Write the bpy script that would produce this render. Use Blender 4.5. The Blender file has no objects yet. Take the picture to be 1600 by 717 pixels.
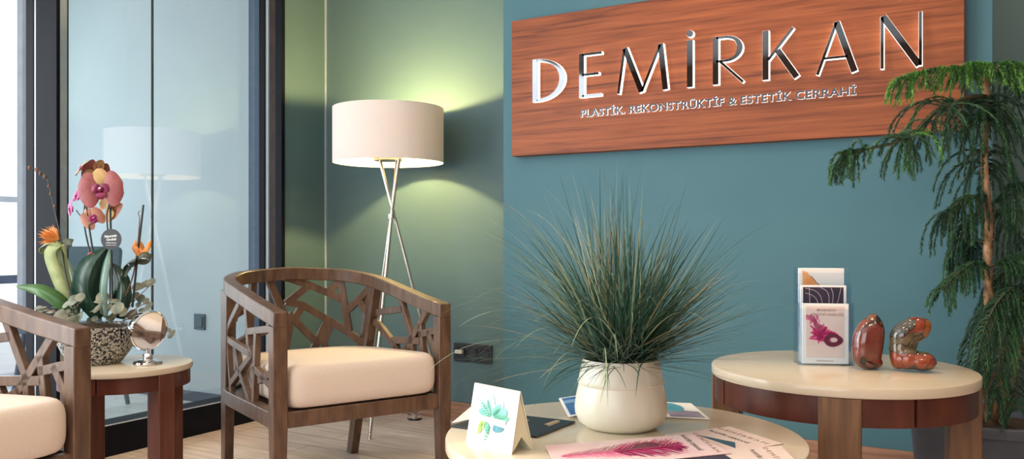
import bpy, bmesh, math, random
from mathutils import Vector, Matrix, noise as mnoise
random.seed(7)
PI = math.pi
sc = bpy.context.scene
COL = sc.collection
F, CX, HY = 1300.0, 800.0, 375.0
EYE = 0.9
CA, SA = 0.8640, 0.5035          # camera heading: right = (CA, SA), forward = (-SA, CA)

def W(r, f, z=0.0):
    """a point given as metres to the side / ahead of the camera -> world"""
    return Vector((r * CA - f * SA, r * SA + f * CA, z))

def at(px, py, d):
    return W((px - CX) / F * d, d, EYE + (HY - py) / F * d)

def on_z(px, py, z):
    return at(px, py, (EYE - z) * F / (py - HY))

# ------------------------------------------------------------------ materials
def mat(name, col=(.8, .8, .8), rough=.5, metal=0.0, **kw):
    m = bpy.data.materials.new(name); m.use_nodes = True
    b = m.node_tree.nodes['Principled BSDF']
    b.inputs['Base Color'].default_value = (*col, 1)
    b.inputs['Roughness'].default_value = rough
    b.inputs['Metallic'].default_value = metal
    for k, v in kw.items():
        b.inputs[k].default_value = v
    return m

def nodes(m):
    return m.node_tree.nodes, m.node_tree.links, m.node_tree.nodes['Principled BSDF']

def mottled(name, c1, c2, scale=8, rough=.5, stretch=(1, 1, 1), detail=4, bump=0.0, lo=.35, hi=.65, metal=0.0, **kw):
    m = mat(name, c1, rough, metal, **kw)
    n, l, b = nodes(m)
    tc = n.new('ShaderNodeTexCoord'); mp = n.new('ShaderNodeMapping'); mp.inputs['Scale'].default_value = stretch
    nz = n.new('ShaderNodeTexNoise'); nz.inputs['Scale'].default_value = scale; nz.inputs['Detail'].default_value = detail
    rp = n.new('ShaderNodeValToRGB'); e = rp.color_ramp.elements
    e[0].position = lo; e[0].color = (*c1, 1); e[1].position = hi; e[1].color = (*c2, 1)
    l.new(tc.outputs['Object'], mp.inputs['Vector']); l.new(mp.outputs['Vector'], nz.inputs['Vector'])
    l.new(nz.outputs['Fac'], rp.inputs['Fac']); l.new(rp.outputs['Color'], b.inputs['Base Color'])
    if bump:
        bp = n.new('ShaderNodeBump'); bp.inputs['Strength'].default_value = bump; bp.inputs['Distance'].default_value = .002
        l.new(nz.outputs['Fac'], bp.inputs['Height']); l.new(bp.outputs['Normal'], b.inputs['Normal'])
    return m

M = {}
M['blue_paint'] = mottled('blue_paint', (.070, .172, .205), (.076, .181, .215), 3, .6, bump=.02, **{'Specular IOR Level': .25})
M['lamp_tinted_paint'] = mottled('lamp_tinted_paint', (.098, .166, .180), (.104, .174, .188), 3, .6, bump=.02, **{'Specular IOR Level': .25})  # teal like the panel, with the lamp's yellow light mixed into the colour
M['pale_paint'] = mottled('pale_paint', (.46, .53, .57), (.49, .56, .60), 2, .6)
M['white_paint'] = mottled('white_paint', (.74, .72, .69), (.78, .76, .73), 2, .7)
M['brown_panelling'] = mottled('brown_panelling', (.20, .10, .055), (.27, .14, .08), 6, .5, (1, 1, .1))
M['black_frame'] = mottled('black_frame', (.004, .0045, .009), (.006, .007, .013), 20, .5, (1, 1, .2), **{'Specular IOR Level': .12})
M['grey_frame'] = mottled('grey_frame', (.10, .135, .20), (.12, .155, .22), 20, .5, **{'Specular IOR Level': .1})
M['brown_frame'] = mottled('brown_frame', (.045, .030, .026), (.060, .042, .036), 20, .5, **{'Specular IOR Level': .12})
M['alu'] = mottled('aluminium', (.55, .60, .68), (.62, .68, .75), 30, .3, metal=.4)
M['seal'] = mottled('seal', (.02, .03, .045), (.03, .04, .05), 30, .5)
M['base_wood'] = mottled('base_wood', (.25, .125, .075), (.40, .22, .14), 5, .45, (1.2, 9, 14), 6, bump=.05)
M['dark_base'] = mottled('dark_base', (.07, .08, .11), (.09, .10, .13), 5, .5)
M['walnut'] = mottled('walnut', (.072, .039, .024), (.165, .094, .056), 9, .36, (5, 5, 1.2), 8, bump=.06, lo=.3, hi=.7)
M['mahogany'] = mottled('mahogany', (.060, .014, .008), (.115, .030, .016), 7, .28, (3, 3, 1), 6, lo=.3, hi=.7)
M['mahogany_leg'] = mottled('mahogany_leg', (.085, .024, .013), (.16, .05, .025), 8, .3, (7, 7, .6), 6, lo=.3, hi=.7)
M['golden_leg'] = mottled('golden_leg', (.105, .048, .018), (.20, .098, .038), 10, .4, (7, 7, .7), 8, lo=.3, hi=.7)
M['lacquer'] = mottled('cream_lacquer', (.64, .55, .41), (.67, .58, .44), 2, .16)
M['cushion'] = mottled('cream_fabric', (.71, .60, .50), (.75, .64, .54), 260, .85, bump=.25)
M['shade'] = None
M['chrome'] = mottled('chrome', (.80, .79, .78), (.86, .85, .84), 4, .06, metal=1)
M['nickel'] = mottled('brushed_nickel', (.66, .60, .52), (.74, .68, .60), 12, .2, metal=1)
M['mirror_glass'] = mottled('mirror_glass', (.88, .88, .88), (.9, .9, .9), 3, .01, metal=1)
M['letter_face'] = mottled('letter_mirror', (.085, .092, .10), (.10, .108, .115), 3, .04, metal=1)
M['dark_letter'] = mottled('dark_letter', (.035, .035, .055), (.05, .05, .07), 6, .3)
M['pot_white'] = mottled('white_ceramic', (.74, .71, .57), (.77, .74, .60), 6, .3)
M['soil'] = mottled('soil', (.02, .013, .008), (.07, .04, .022), 60, .95, bump=.8)
M['moss'] = mottled('moss_bark', (.035, .024, .014), (.12, .085, .05), 70, .95, bump=.8)
M['grass_dark'] = mottled('grass_dark', (.016, .060, .040), (.030, .095, .060), 20, .4)
M['grass_mid'] = mottled('grass_mid', (.045, .120, .085), (.085, .18, .12), 20, .4)
M['grass_pale'] = mottled('grass_pale', (.17, .24, .15), (.30, .34, .20), 20, .45)
M['grass_tan'] = mottled('grass_tan', (.38, .29, .15), (.50, .38, .20), 20, .5)
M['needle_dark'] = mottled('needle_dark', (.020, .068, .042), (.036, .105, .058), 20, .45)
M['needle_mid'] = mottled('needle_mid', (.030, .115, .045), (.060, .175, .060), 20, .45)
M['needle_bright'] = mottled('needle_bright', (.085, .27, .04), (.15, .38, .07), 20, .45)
M['twig'] = mottled('twig', (.05, .06, .03), (.09, .09, .04), 40, .7)
M['bark'] = mottled('pine_bark', (.11, .055, .025), (.55, .32, .16), 45, .8, (1, 1, .6), bump=1.0)
M['pine_pot'] = mottled('slate_pot', (.055, .065, .085), (.075, .085, .105), 14, .6)
M['paper'] = mottled('paper', (.84, .80, .74), (.87, .83, .77), 3, .55)
M['paper_cream'] = mottled('cream_paper', (.80, .76, .55), (.83, .79, .58), 3, .6)
M['paper_white'] = mottled('white_card', (.88, .88, .84), (.91, .91, .87), 3, .5)
M['paper_pink'] = mottled('pink_paper', (.80, .55, .56), (.86, .68, .66), 9, .45)
M['paper_peach'] = mottled('peach_paper', (.84, .70, .62), (.82, .62, .56), 14, .4)
M['magenta'] = mottled('magenta_ink', (.62, .02, .16), (.80, .06, .26), 60, .45)
M['pink_ink'] = mottled('pink_ink', (.78, .12, .30), (.85, .30, .42), 70, .45)
M['plum_ink'] = mottled('plum_ink', (.10, .012, .035), (.17, .02, .06), 40, .4)
M['grey_ink'] = mottled('grey_ink', (.20, .17, .16), (.26, .22, .2), 40, .5)
M['brown_ink'] = mottled('brown_ink', (.35, .22, .16), (.40, .26, .19), 40, .5)
M['teal_ink'] = mottled('teal_ink', (.015, .07, .11), (.03, .11, .16), 40, .4)
M['turq_ink'] = mottled('turquoise_ink', (.06, .32, .42), (.10, .42, .50), 30, .4)
M['blue_ink'] = mottled('blue_ink', (.02, .09, .32), (.05, .18, .45), 12, .35)
M['sky_ink'] = mottled('sky_ink', (.16, .34, .58), (.25, .45, .66), 12, .35)
M['mauve_ink'] = mottled('mauve_ink', (.20, .15, .24), (.42, .34, .42), 14, .4)
M['orange_ink'] = mottled('orange_ink', (.80, .30, .08), (.86, .45, .18), 20, .4)
M['navy_ink'] = mottled('navy_ink', (.025, .022, .045), (.05, .04, .07), 20, .35)
M['mint_ink'] = mottled('mint_ink', (.08, .42, .28), (.20, .56, .42), 40, .6)
M['green_ink'] = mottled('green_ink', (.04, .24, .15), (.12, .40, .26), 40, .6)
M['aqua_ink'] = mottled('aqua_ink', (.30, .64, .66), (.46, .76, .76), 40, .6)
M['deep_ink'] = mottled('deep_ink', (.03, .16, .22), (.09, .28, .32), 40, .6)
M['lime_ink'] = mottled('lime_ink', (.30, .50, .10), (.46, .62, .22), 40, .6)
M['gold_ink'] = mottled('gold_ink', (.45, .30, .16), (.55, .38, .2), 40, .35)
M['black_card'] = mottled('black_card', (.010, .012, .016), (.018, .020, .024), 20, .35)
M['chair_blue'] = mottled('slate_chair', (.055, .085, .125), (.07, .10, .145), 12, .45)
M['switch_dark'] = mottled('switch_dark', (.03, .055, .085), (.045, .07, .10), 12, .35)
M['socket_black'] = mottled('socket_black', (.014, .016, .022), (.022, .024, .03), 12, .3)
M['plug_white'] = mottled('plug_white', (.62, .60, .5), (.66, .64, .54), 12, .4)
M['leaf_dark'] = mottled('orchid_leaf', (.008, .034, .024), (.020, .066, .036), 14, .3, (6, 6, .8))
M['leaf_grey'] = mottled('orchid_leaf_pale', (.10, .20, .15), (.20, .30, .24), 12, .3)
M['leaf_green'] = mottled('orchid_leaf_bright', (.04, .125, .035), (.085, .20, .06), 14, .3)
M['leaf_edge'] = mottled('leaf_edge', (.36, .48, .38), (.44, .55, .45), 14, .4)
M['ribbon'] = mottled('olive_ribbon', (.27, .33, .13), (.38, .43, .20), 30, .5)
M['ribbon_dark'] = mottled('dark_ribbon', (.045, .06, .035), (.09, .10, .055), 30, .5)
M['euca'] = mottled('eucalyptus_leaf', (.13, .17, .13), (.34, .33, .23), 30, .55)
M['stem_dark'] = mottled('dark_stem', (.012, .022, .016), (.03, .04, .025), 30, .5)
M['stem_brown'] = mottled('brown_stem', (.10, .05, .03), (.2, .1, .06), 30, .6)
M['petal_coral'] = mottled('coral_petal', (.25, .055, .062), (.34, .105, .10), 30, .45)
M['petal_yellow'] = mottled('ochre_petal', (.42, .28, .09), (.54, .33, .15), 40, .45)
M['petal_peach'] = mottled('peach_petal', (.72, .34, .26), (.80, .46, .34), 30, .45)
M['petal_magenta'] = mottled('magenta_petal', (.40, .03, .18), (.58, .10, .32), 50, .45)
M['lip_dark'] = mottled('dark_lip', (.16, .008, .05), (.26, .02, .08), 50, .4)
M['orange_petal'] = mottled('orange_petal', (.72, .20, .03), (.84, .36, .10), 50, .5)
M['red_pick'] = mottled('red_pick', (.50, .02, .035), (.62, .05, .07), 30, .5)
M['terrace'] = mottled('terrace_stone', (.62, .63, .64), (.68, .69, .70), 4, .7)
M['rail_grey'] = mottled('railing_grey', (.40, .44, .50), (.46, .50, .56), 10, .5)
M['rail_dark'] = mottled('railing_dark', (.05, .07, .12), (.07, .09, .15), 10, .5)

def backlit(name, col, strength):
    m = mat(name, (.9, .9, .9), .5); n, l, b = nodes(m)
    b.inputs['Emission Color'].default_value = (*col, 1); b.inputs['Emission Strength'].default_value = strength
    return m
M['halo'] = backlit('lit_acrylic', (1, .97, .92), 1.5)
M['bulb'] = backlit('lit_bulb', (1, .71, .27), 2000.0)

def pane_mat(name, f0, tint):
    m = bpy.data.materials.new(name); m.use_nodes = True
    n, l = m.node_tree.nodes, m.node_tree.links
    n.remove(n['Principled BSDF']); out = n['Material Output']
    tr = n.new('ShaderNodeBsdfTransparent'); tr.inputs['Color'].default_value = (*tint, 1)
    gl = n.new('ShaderNodeBsdfGlossy'); gl.inputs['Roughness'].default_value = .0
    lw = n.new('ShaderNodeLayerWeight'); lw.inputs['Blend'].default_value = .5
    pw = n.new('ShaderNodeMath'); pw.operation = 'POWER'; pw.inputs[1].default_value = 4
    ma = n.new('ShaderNodeMath'); ma.operation = 'MULTIPLY_ADD'; ma.inputs[1].default_value = .7; ma.inputs[2].default_value = f0
    l.new(lw.outputs['Facing'], pw.inputs[0]); l.new(pw.outputs[0], ma.inputs[0])
    mx = n.new('ShaderNodeMixShader')
    l.new(ma.outputs[0], mx.inputs['Fac']); l.new(tr.outputs['BSDF'], mx.inputs[1]); l.new(gl.outputs['BSDF'], mx.inputs[2])
    l.new(mx.outputs['Shader'], out.inputs['Surface'])
    return m
M['pane'] = pane_mat('window_glass', .11, (.93, .97, .97))
M['acrylic'] = pane_mat('clear_acrylic', .02, (.93, .96, .99))
M['glass'] = mat('clear_glass', (.95, .97, 1), .02, 0, **{'Transmission Weight': 1.0, 'IOR': 1.45})

def shade_mat():
    m = bpy.data.materials.new('lampshade_fabric'); m.use_nodes = True
    n, l = m.node_tree.nodes, m.node_tree.links
    n.remove(n['Principled BSDF']); out = n['Material Output']
    df = n.new('ShaderNodeBsdfDiffuse'); df.inputs['Color'].default_value = (.86, .82, .79, 1)
    tl = n.new('ShaderNodeBsdfTranslucent'); tl.inputs['Color'].default_value = (.75, .62, .50, 1)
    mx = n.new('ShaderNodeMixShader'); mx.inputs['Fac'].default_value = .10
    l.new(df.outputs['BSDF'], mx.inputs[1]); l.new(tl.outputs['BSDF'], mx.inputs[2]); l.new(mx.outputs['Shader'], out.inputs['Surface'])
    tc = n.new('ShaderNodeTexCoord'); nz = n.new('ShaderNodeTexNoise'); nz.inputs['Scale'].default_value = 300
    bp = n.new('ShaderNodeBump'); bp.inputs['Strength'].default_value = .08; bp.inputs['Distance'].default_value = .001
    l.new(tc.outputs['Object'], nz.inputs['Vector']); l.new(nz.outputs['Fac'], bp.inputs['Height']); l.new(bp.outputs['Normal'], df.inputs['Normal'])
    return m
M['shade'] = shade_mat()

def sign_wood():
    m = mat('sign_veneer', (.4, .15, .07), .45, **{'Specular IOR Level': .25}); n, l, b = nodes(m)
    tc = n.new('ShaderNodeTexCoord')
    mp = n.new('ShaderNodeMapping'); mp.inputs['Scale'].default_value = (1.0, 4, 26)
    n1 = n.new('ShaderNodeTexNoise'); n1.inputs['Scale'].default_value = 2.2; n1.inputs['Detail'].default_value = 9; n1.inputs['Distortion'].default_value = .5
    mp2 = n.new('ShaderNodeMapping'); mp2.inputs['Scale'].default_value = (3.2, 4, 150)
    n2 = n.new('ShaderNodeTexNoise'); n2.inputs['Scale'].default_value = 2; n2.inputs['Detail'].default_value = 5
    rp = n.new('ShaderNodeValToRGB'); e = rp.color_ramp.elements
    e[0].position = .30; e[0].color = (.045, .011, .005, 1); e[1].position = .72; e[1].color = (.38, .110, .036, 1)
    k = rp.color_ramp.elements.new(.46); k.color = (.225, .060, .020, 1)
    mxx = n.new('ShaderNodeMath'); mxx.operation = 'MULTIPLY_ADD'; mxx.inputs[1].default_value = .72
    ml = n.new('ShaderNodeMath'); ml.operation = 'MULTIPLY'; ml.inputs[1].default_value = .28
    l.new(tc.outputs['Object'], mp.inputs['Vector']); l.new(tc.outputs['Object'], mp2.inputs['Vector'])
    l.new(mp.outputs['Vector'], n1.inputs['Vector']); l.new(mp2.outputs['Vector'], n2.inputs['Vector'])
    l.new(n2.outputs['Fac'], ml.inputs[0]); l.new(n1.outputs['Fac'], mxx.inputs[0]); l.new(ml.outputs[0], mxx.inputs[2])
    l.new(mxx.outputs[0], rp.inputs['Fac']); l.new(rp.outputs['Color'], b.inputs['Base Color'])
    return m
M['sign_wood'] = sign_wood()

def plank_floor(name, c1, c2, mort, w, h):
    m = mat(name, c1, .38); n, l, b = nodes(m)
    tc = n.new('ShaderNodeTexCoord'); br = n.new('ShaderNodeTexBrick')
    br.inputs['Color1'].default_value = (*c1, 1); br.inputs['Color2'].default_value = (*c2, 1); br.inputs['Mortar'].default_value = (*mort, 1)
    br.inputs['Scale'].default_value = 1; br.inputs['Brick Width'].default_value = w; br.inputs['Row Height'].default_value = h
    br.inputs['Mortar Size'].default_value = .0022; br.offset = .37
    mp = n.new('ShaderNodeMapping'); mp.inputs['Scale'].default_value = (1.2, 16, 1)
    nz = n.new('ShaderNodeTexNoise'); nz.inputs['Scale'].default_value = 3; nz.inputs['Detail'].default_value = 8
    rp = n.new('ShaderNodeValToRGB'); e = rp.color_ramp.elements
    e[0].position = .3; e[0].color = (.72, .68, .66, 1); e[1].position = .7; e[1].color = (1.06, 1.04, 1.02, 1)
    mx = n.new('ShaderNodeMix'); mx.data_type = 'RGBA'; mx.blend_type = 'MULTIPLY'; mx.inputs[0].default_value = 1
    l.new(tc.outputs['Object'], br.inputs['Vector']); l.new(tc.outputs['Object'], mp.inputs['Vector']); l.new(mp.outputs['Vector'], nz.inputs['Vector'])
    l.new(nz.outputs['Fac'], rp.inputs['Fac']); l.new(br.outputs['Color'], mx.inputs[6]); l.new(rp.outputs['Color'], mx.inputs[7])
    l.new(mx.outputs[2], b.inputs['Base Color'])
    return m
M['oak_floor'] = plank_floor('oak_floor', (.68, .54, .48), (.82, .69, .63), (.30, .19, .14), 1.3, .15)
M['pale_floor'] = plank_floor('pale_floor', (.62, .66, .70), (.66, .70, .74), (.5, .54, .58), 1.2, 1.2)

def voronoi_mat(name, cols, scale, rough, vein=(.02, .008, .006), veinw=.06, coat=1.0, warp=.5):
    m = mat(name, cols[0], rough, **{'Coat Weight': coat, 'Coat Roughness': .05}); n, l, b = nodes(m)
    tc = n.new('ShaderNodeTexCoord')
    nz = n.new('ShaderNodeTexNoise'); nz.inputs['Scale'].default_value = scale * .6
    ad = n.new('ShaderNodeMix'); ad.data_type = 'RGBA'; ad.blend_type = 'ADD'; ad.inputs[0].default_value = warp * .1
    v1 = n.new('ShaderNodeTexVoronoi'); v1.inputs['Scale'].default_value = scale
    v2 = n.new('ShaderNodeTexVoronoi'); v2.feature = 'DISTANCE_TO_EDGE'; v2.inputs['Scale'].default_value = scale
    sp = n.new('ShaderNodeSeparateColor')
    rp = n.new('ShaderNodeValToRGB'); rp.color_ramp.interpolation = 'CONSTANT'
    e = rp.color_ramp.elements
    e[0].position = 0; e[0].color = (*cols[0], 1); e[1].position = 1.0 / len(cols); e[1].color = (*cols[1], 1)
    for i in range(2, len(cols)):
        k = e.new(i / len(cols)); k.color = (*cols[i], 1)
    r2 = n.new('ShaderNodeValToRGB'); r2.color_ramp.elements[0].position = veinw * .6; r2.color_ramp.elements[1].position = veinw
    mx = n.new('ShaderNodeMix'); mx.data_type = 'RGBA'; mx.inputs[6].default_value = (*vein, 1)
    n3 = n.new('ShaderNodeTexNoise'); n3.inputs['Scale'].default_value = scale * 5; n3.inputs['Detail'].default_value = 6
    r3 = n.new('ShaderNodeValToRGB'); r3.color_ramp.elements[0].color = (.45, .42, .4, 1); r3.color_ramp.elements[1].color = (1.35, 1.3, 1.25, 1)
    m3 = n.new('ShaderNodeMix'); m3.data_type = 'RGBA'; m3.blend_type = 'MULTIPLY'; m3.inputs[0].default_value = 1
    l.new(tc.outputs['Object'], nz.inputs['Vector']); l.new(tc.outputs['Object'], ad.inputs[6]); l.new(nz.outputs['Color'], ad.inputs[7])
    for v in (v1, v2):
        l.new(ad.outputs[2], v.inputs['Vector'])
    l.new(v1.outputs['Color'], sp.inputs[0]); l.new(sp.outputs[0], rp.inputs['Fac'])
    l.new(v2.outputs['Distance'], r2.inputs['Fac']); l.new(r2.outputs['Color'], mx.inputs[0])
    l.new(rp.outputs['Color'], m3.inputs[6]); l.new(tc.outputs['Object'], n3.inputs['Vector']); l.new(n3.outputs['Fac'], r3.inputs['Fac']); l.new(r3.outputs['Color'], m3.inputs[7])
    l.new(m3.outputs[2], mx.inputs[7]); l.new(mx.outputs[2], b.inputs['Base Color'])
    return m
M['stone_red'] = voronoi_mat('polished_stone_red', [(.20, .040, .022), (.24, .115, .022), (.17, .035, .024), (.22, .075, .022)], 11, .2, veinw=.03, warp=1.2)
M['stone_mixed'] = voronoi_mat('polished_stone_mixed', [(.30, .055, .022), (.30, .10, .022), (.075, .08, .07), (.33, .07, .03), (.14, .11, .06)], 21, .2, veinw=.03, warp=1.2)

def speckle_bowl():
    m = mat('mosaic_bowl', (.02, .02, .03), .25); n, l, b = nodes(m)
    tc = n.new('ShaderNodeTexCoord'); v = n.new('ShaderNodeTexVoronoi'); v.inputs['Scale'].default_value = 210
    v.feature = 'DISTANCE_TO_EDGE'
    rp = n.new('ShaderNodeValToRGB'); e = rp.color_ramp.elements
    e[0].position = .12; e[0].color = (.62, .60, .52, 1); e[1].position = .2; e[1].color = (.014, .014, .022, 1)
    nz = n.new('ShaderNodeTexNoise'); nz.inputs['Scale'].default_value = 120
    r2 = n.new('ShaderNodeValToRGB'); r2.color_ramp.elements[0].position = .45; r2.color_ramp.elements[1].position = .51
    mx = n.new('ShaderNodeMix'); mx.data_type = 'RGBA'; mx.inputs[6].default_value = (.014, .014, .022, 1)
    l.new(tc.outputs['Object'], v.inputs['Vector']); l.new(v.outputs['Distance'], rp.inputs['Fac'])
    l.new(tc.outputs['Object'], nz.inputs['Vector']); l.new(nz.outputs['Fac'], r2.inputs['Fac']); l.new(r2.outputs['Color'], mx.inputs[0])
    l.new(rp.outputs['Color'], mx.inputs[7]); l.new(mx.outputs[2], b.inputs['Base Color'])
    return m
M['bowl'] = speckle_bowl()

# ------------------------------------------------------------------ mesh helpers
class MB:
    def __init__(s):
        s.bm = bmesh.new(); s.mi = 0
    def _faces(s, vs, idx, smooth=False):
        for f in idx:
            try:
                fc = s.bm.faces.new([vs[i] for i in f]); fc.material_index = s.mi; fc.smooth = smooth
            except ValueError:
                pass
    def box(s, lo, hi, M4=None):
        c = [Vector((x, y, z)) for z in (lo[2], hi[2]) for y in (lo[1], hi[1]) for x in (lo[0], hi[0])]
        if M4: c = [M4 @ p for p in c]
        v = [s.bm.verts.new(p) for p in c]
        s._faces(v, [(0, 2, 3, 1), (4, 5, 7, 6), (0, 1, 5, 4), (2, 6, 7, 3), (0, 4, 6, 2), (1, 3, 7, 5)])
        return s
    def hexa(s, a, b):
        """two quads (lists of 4 points, same order) joined into a solid"""
        v = [s.bm.verts.new(p) for p in list(a) + list(b)]
        s._faces(v, [(3, 2, 1, 0), (4, 5, 6, 7), (0, 1, 5, 4), (1, 2, 6, 5), (2, 3, 7, 6), (3, 0, 4, 7)])
        return s
    def prism(s, poly, z0, z1, M4=None):
        n = len(poly)
        a = [Vector((x, y, z0)) for x, y in poly]; b = [Vector((x, y, z1)) for x, y in poly]
        if M4: a = [M4 @ p for p in a]; b = [M4 @ p for p in b]
        va = [s.bm.verts.new(p) for p in a]; vb = [s.bm.verts.new(p) for p in b]
        s._faces(va, [tuple(range(n - 1, -1, -1))]); s._faces(vb, [tuple(range(n))])
        for i in range(n):
            j = (i + 1) % n
            s._faces([va[i], va[j], vb[j], vb[i]], [(0, 1, 2, 3)])
        return s
    def loft(s, rings, closed=True, cap=True, smooth=True):
        rs = [[s.bm.verts.new(p) for p in r] for r in rings]
        n = len(rs[0])
        for a, b in zip(rs, rs[1:]):
            for i in range(n if closed else n - 1):
                j = (i + 1) % n
                s._faces([a[i], a[j], b[j], b[i]], [(0, 1, 2, 3)], smooth)
        if cap:
            s._faces(rs[0], [tuple(range(n - 1, -1, -1))], False); s._faces(rs[-1], [tuple(range(n))], False)
        return s
    def lathe(s, prof, n=48, c=(0, 0, 0), M4=None, cap=True):
        rings = []
        for r, z in prof:
            ring = [Vector((c[0] + max(r, 1e-5) * math.cos(2 * PI * i / n), c[1] + max(r, 1e-5) * math.sin(2 * PI * i / n), c[2] + z)) for i in range(n)]
            if M4: ring = [M4 @ p for p in ring]
            rings.append(ring)
        return s.loft(rings, True, cap)
    def tube(s, pts, rad, n=8, cap=True):
        pts = [Vector(p) for p in pts]
        if not hasattr(rad, '__len__'): rad = [rad] * len(pts)
        rings = []; nrm = None
        for i, p in enumerate(pts):
            t = (pts[min(i + 1, len(pts) - 1)] - pts[max(i - 1, 0)])
            t = t.normalized() if t.length > 1e-9 else Vector((0, 0, 1))
            if nrm is None:
                nrm = t.orthogonal().normalized()
            else:
                nrm = (nrm - t * nrm.dot(t)); nrm = nrm.normalized() if nrm.length > 1e-6 else t.orthogonal().normalized()
            bn = t.cross(nrm)
            rings.append([p + (nrm * math.cos(2 * PI * k / n) + bn * math.sin(2 * PI * k / n)) * max(rad[i], 1e-5) for k in range(n)])
        return s.loft(rings, True, cap)
    def strip(s, left, right, smooth=True):
        a = [s.bm.verts.new(p) for p in left]; b = [s.bm.verts.new(p) for p in right]
        for i in range(len(a) - 1):
            s._faces([a[i], b[i], b[i + 1], a[i + 1]], [(0, 1, 2, 3)], smooth)
        return s
    def ball(s, c, r, n=12, M4=None):
        prof = [(math.sin(PI * i / n), -math.cos(PI * i / n)) for i in range(n + 1)]
        r = r if hasattr(r, '__len__') else (r, r, r)
        rings = []
        for a, z in prof:
            ring = [Vector((max(a, 1e-4) * r[0] * math.cos(2 * PI * i / (2 * n)), max(a, 1e-4) * r[1] * math.sin(2 * PI * i / (2 * n)), z * r[2])) for i in range(2 * n)]
            ring = [(M4 @ p if M4 else p) + Vector(c) for p in ring]
            rings.append(ring)
        return s.loft(rings)
    def build(s, name, mats, parent=None, bevel=0, seg=2, recalc=True, origin=None, sharp=.55):
        if origin is not None:
            for v in s.bm.verts: v.co -= Vector(origin)
        if recalc: bmesh.ops.recalc_face_normals(s.bm, faces=s.bm.faces)
        me = bpy.data.meshes.new(name); s.bm.to_mesh(me); s.bm.free()
        for m in (mats if isinstance(mats, (list, tuple)) else [mats]): me.materials.append(m)
        if sharp: me.set_sharp_from_angle(angle=sharp)
        o = bpy.data.objects.new(name, me); COL.objects.link(o)
        if parent: o.parent = parent
        if origin is not None: o.location = origin
        if bevel:
            b = o.modifiers.new('edge', 'BEVEL'); b.width = bevel; b.segments = seg; b.limit_method = 'ANGLE'; b.angle_limit = .7
        return o

def empty(name, loc, rz=0.0, label=None, cat=None, group=None):
    o = bpy.data.objects.new(name, None); o.location = loc; o.rotation_euler = (0, 0, rz); o.empty_display_size = .05
    COL.objects.link(o); tag(o, label, cat, group); return o
def tag(o, label=None, cat=None, group=None, kind=None):
    if label: o['label'] = label
    if cat: o['category'] = cat
    if group: o['group'] = group
    if kind: o['kind'] = kind
    return o
def struct(o):
    o['kind'] = 'structure'; return o
def copy_tree(o, parent=None):
    c = o.copy(); COL.objects.link(c); c.parent = parent
    for ch in list(o.children): copy_tree(ch, c)
    return c

def bez(pts, n=24):
    """smooth curve through the points"""
    pts = [Vector(p) for p in pts]
    if len(pts) < 3:
        return [pts[0].lerp(pts[-1], i / (n - 1)) for i in range(n)]
    out = []; m = len(pts) - 1
    for i in range(n):
        t = i / (n - 1) * m; k = min(int(t), m - 1); u = t - k
        p0 = pts[max(k - 1, 0)]; p1 = pts[k]; p2 = pts[k + 1]; p3 = pts[min(k + 2, m)]
        out.append(.5 * ((2 * p1) + (p2 - p0) * u + (2 * p0 - 5 * p1 + 4 * p2 - p3) * u * u + (3 * p1 - p0 - 3 * p2 + p3) * u ** 3))
    return out

def text_bm(mb, body, width, cap, M4, thick=.0006, bold=0.0, spacing=1.0):
    """lettering of a given total width and cap height, its lower left corner at the origin of M4"""
    cu = bpy.data.curves.new('t', 'FONT'); cu.body = body; cu.size = 1; cu.offset = bold; cu.space_character = spacing
    o = bpy.data.objects.new('t', cu); COL.objects.link(o)
    dg = bpy.context.evaluated_depsgraph_get(); dg.update()
    me = bpy.data.meshes.new_from_object(o.evaluated_get(dg))
    bpy.data.objects.remove(o); bpy.data.curves.remove(cu)
    if len(me.vertices):
        xs = [v.co.x for v in me.vertices]
        x0, x1 = min(xs), max(xs)
        sx = width / (x1 - x0); sy = cap / .73
        base = len(mb.bm.verts); vs0 = []; vs1 = []
        for v in me.vertices:
            p = Vector(((v.co.x - x0) * sx, v.co.y * sy, 0))
            vs0.append(mb.bm.verts.new(M4 @ p)); vs1.append(mb.bm.verts.new(M4 @ (p + Vector((0, 0, thick)))))
        from collections import Counter
        ed = Counter(); orient = {}
        for f in me.polygons:
            ids = list(f.vertices)
            mb._faces([vs1[i] for i in ids], [tuple(range(len(ids)))])
            mb._faces([vs0[i] for i in reversed(ids)], [tuple(range(len(ids)))])
            for a, b in zip(ids, ids[1:] + ids[:1]):
                ed[frozenset((a, b))] += 1; orient[frozenset((a, b))] = (a, b)
        for k, c in ed.items():
            if c == 1:
                a, b = orient[k]; mb._faces([vs0[a], vs0[b], vs1[b], vs1[a]], [(0, 1, 2, 3)])
    bpy.data.meshes.remove(me)

def frame(o, x, y):
    """matrix with origin o, x axis along x, y axis near y"""
    x = Vector(x).normalized(); z = x.cross(Vector(y)).normalized(); y = z.cross(x)
    m = Matrix((x, y, z)).transposed().to_4x4(); m.translation = Vector(o); return m

# ------------------------------------------------------------------ camera
cd = bpy.data.cameras.new('camera'); cam = bpy.data.objects.new('camera', cd); COL.objects.link(cam)
cam.location = (0, 0, EYE); cam.rotation_euler = (PI / 2, 0, math.atan2(SA, CA))
cd.sensor_width = 36; cd.lens = 36 * F / 1600; cd.shift_y = (HY - 358.5) / 1600; cd.clip_start = .02
sc.camera = cam

# ------------------------------------------------------------------ the room
XG = -3.186          # glazed partition plane
YB = 3.46            # recessed back wall
YP = 2.93            # face of the projecting blue wall
XL = -3.207
XGL = -3.36          # the glass itself
XP0, XP1 = -1.748, -.012
H = 2.7
XR, YR = 2.6, -2.6   # right wall, rear wall
YF = 3.125            # end wall of the next room
XW = -5.3            # window wall of the next room

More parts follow.
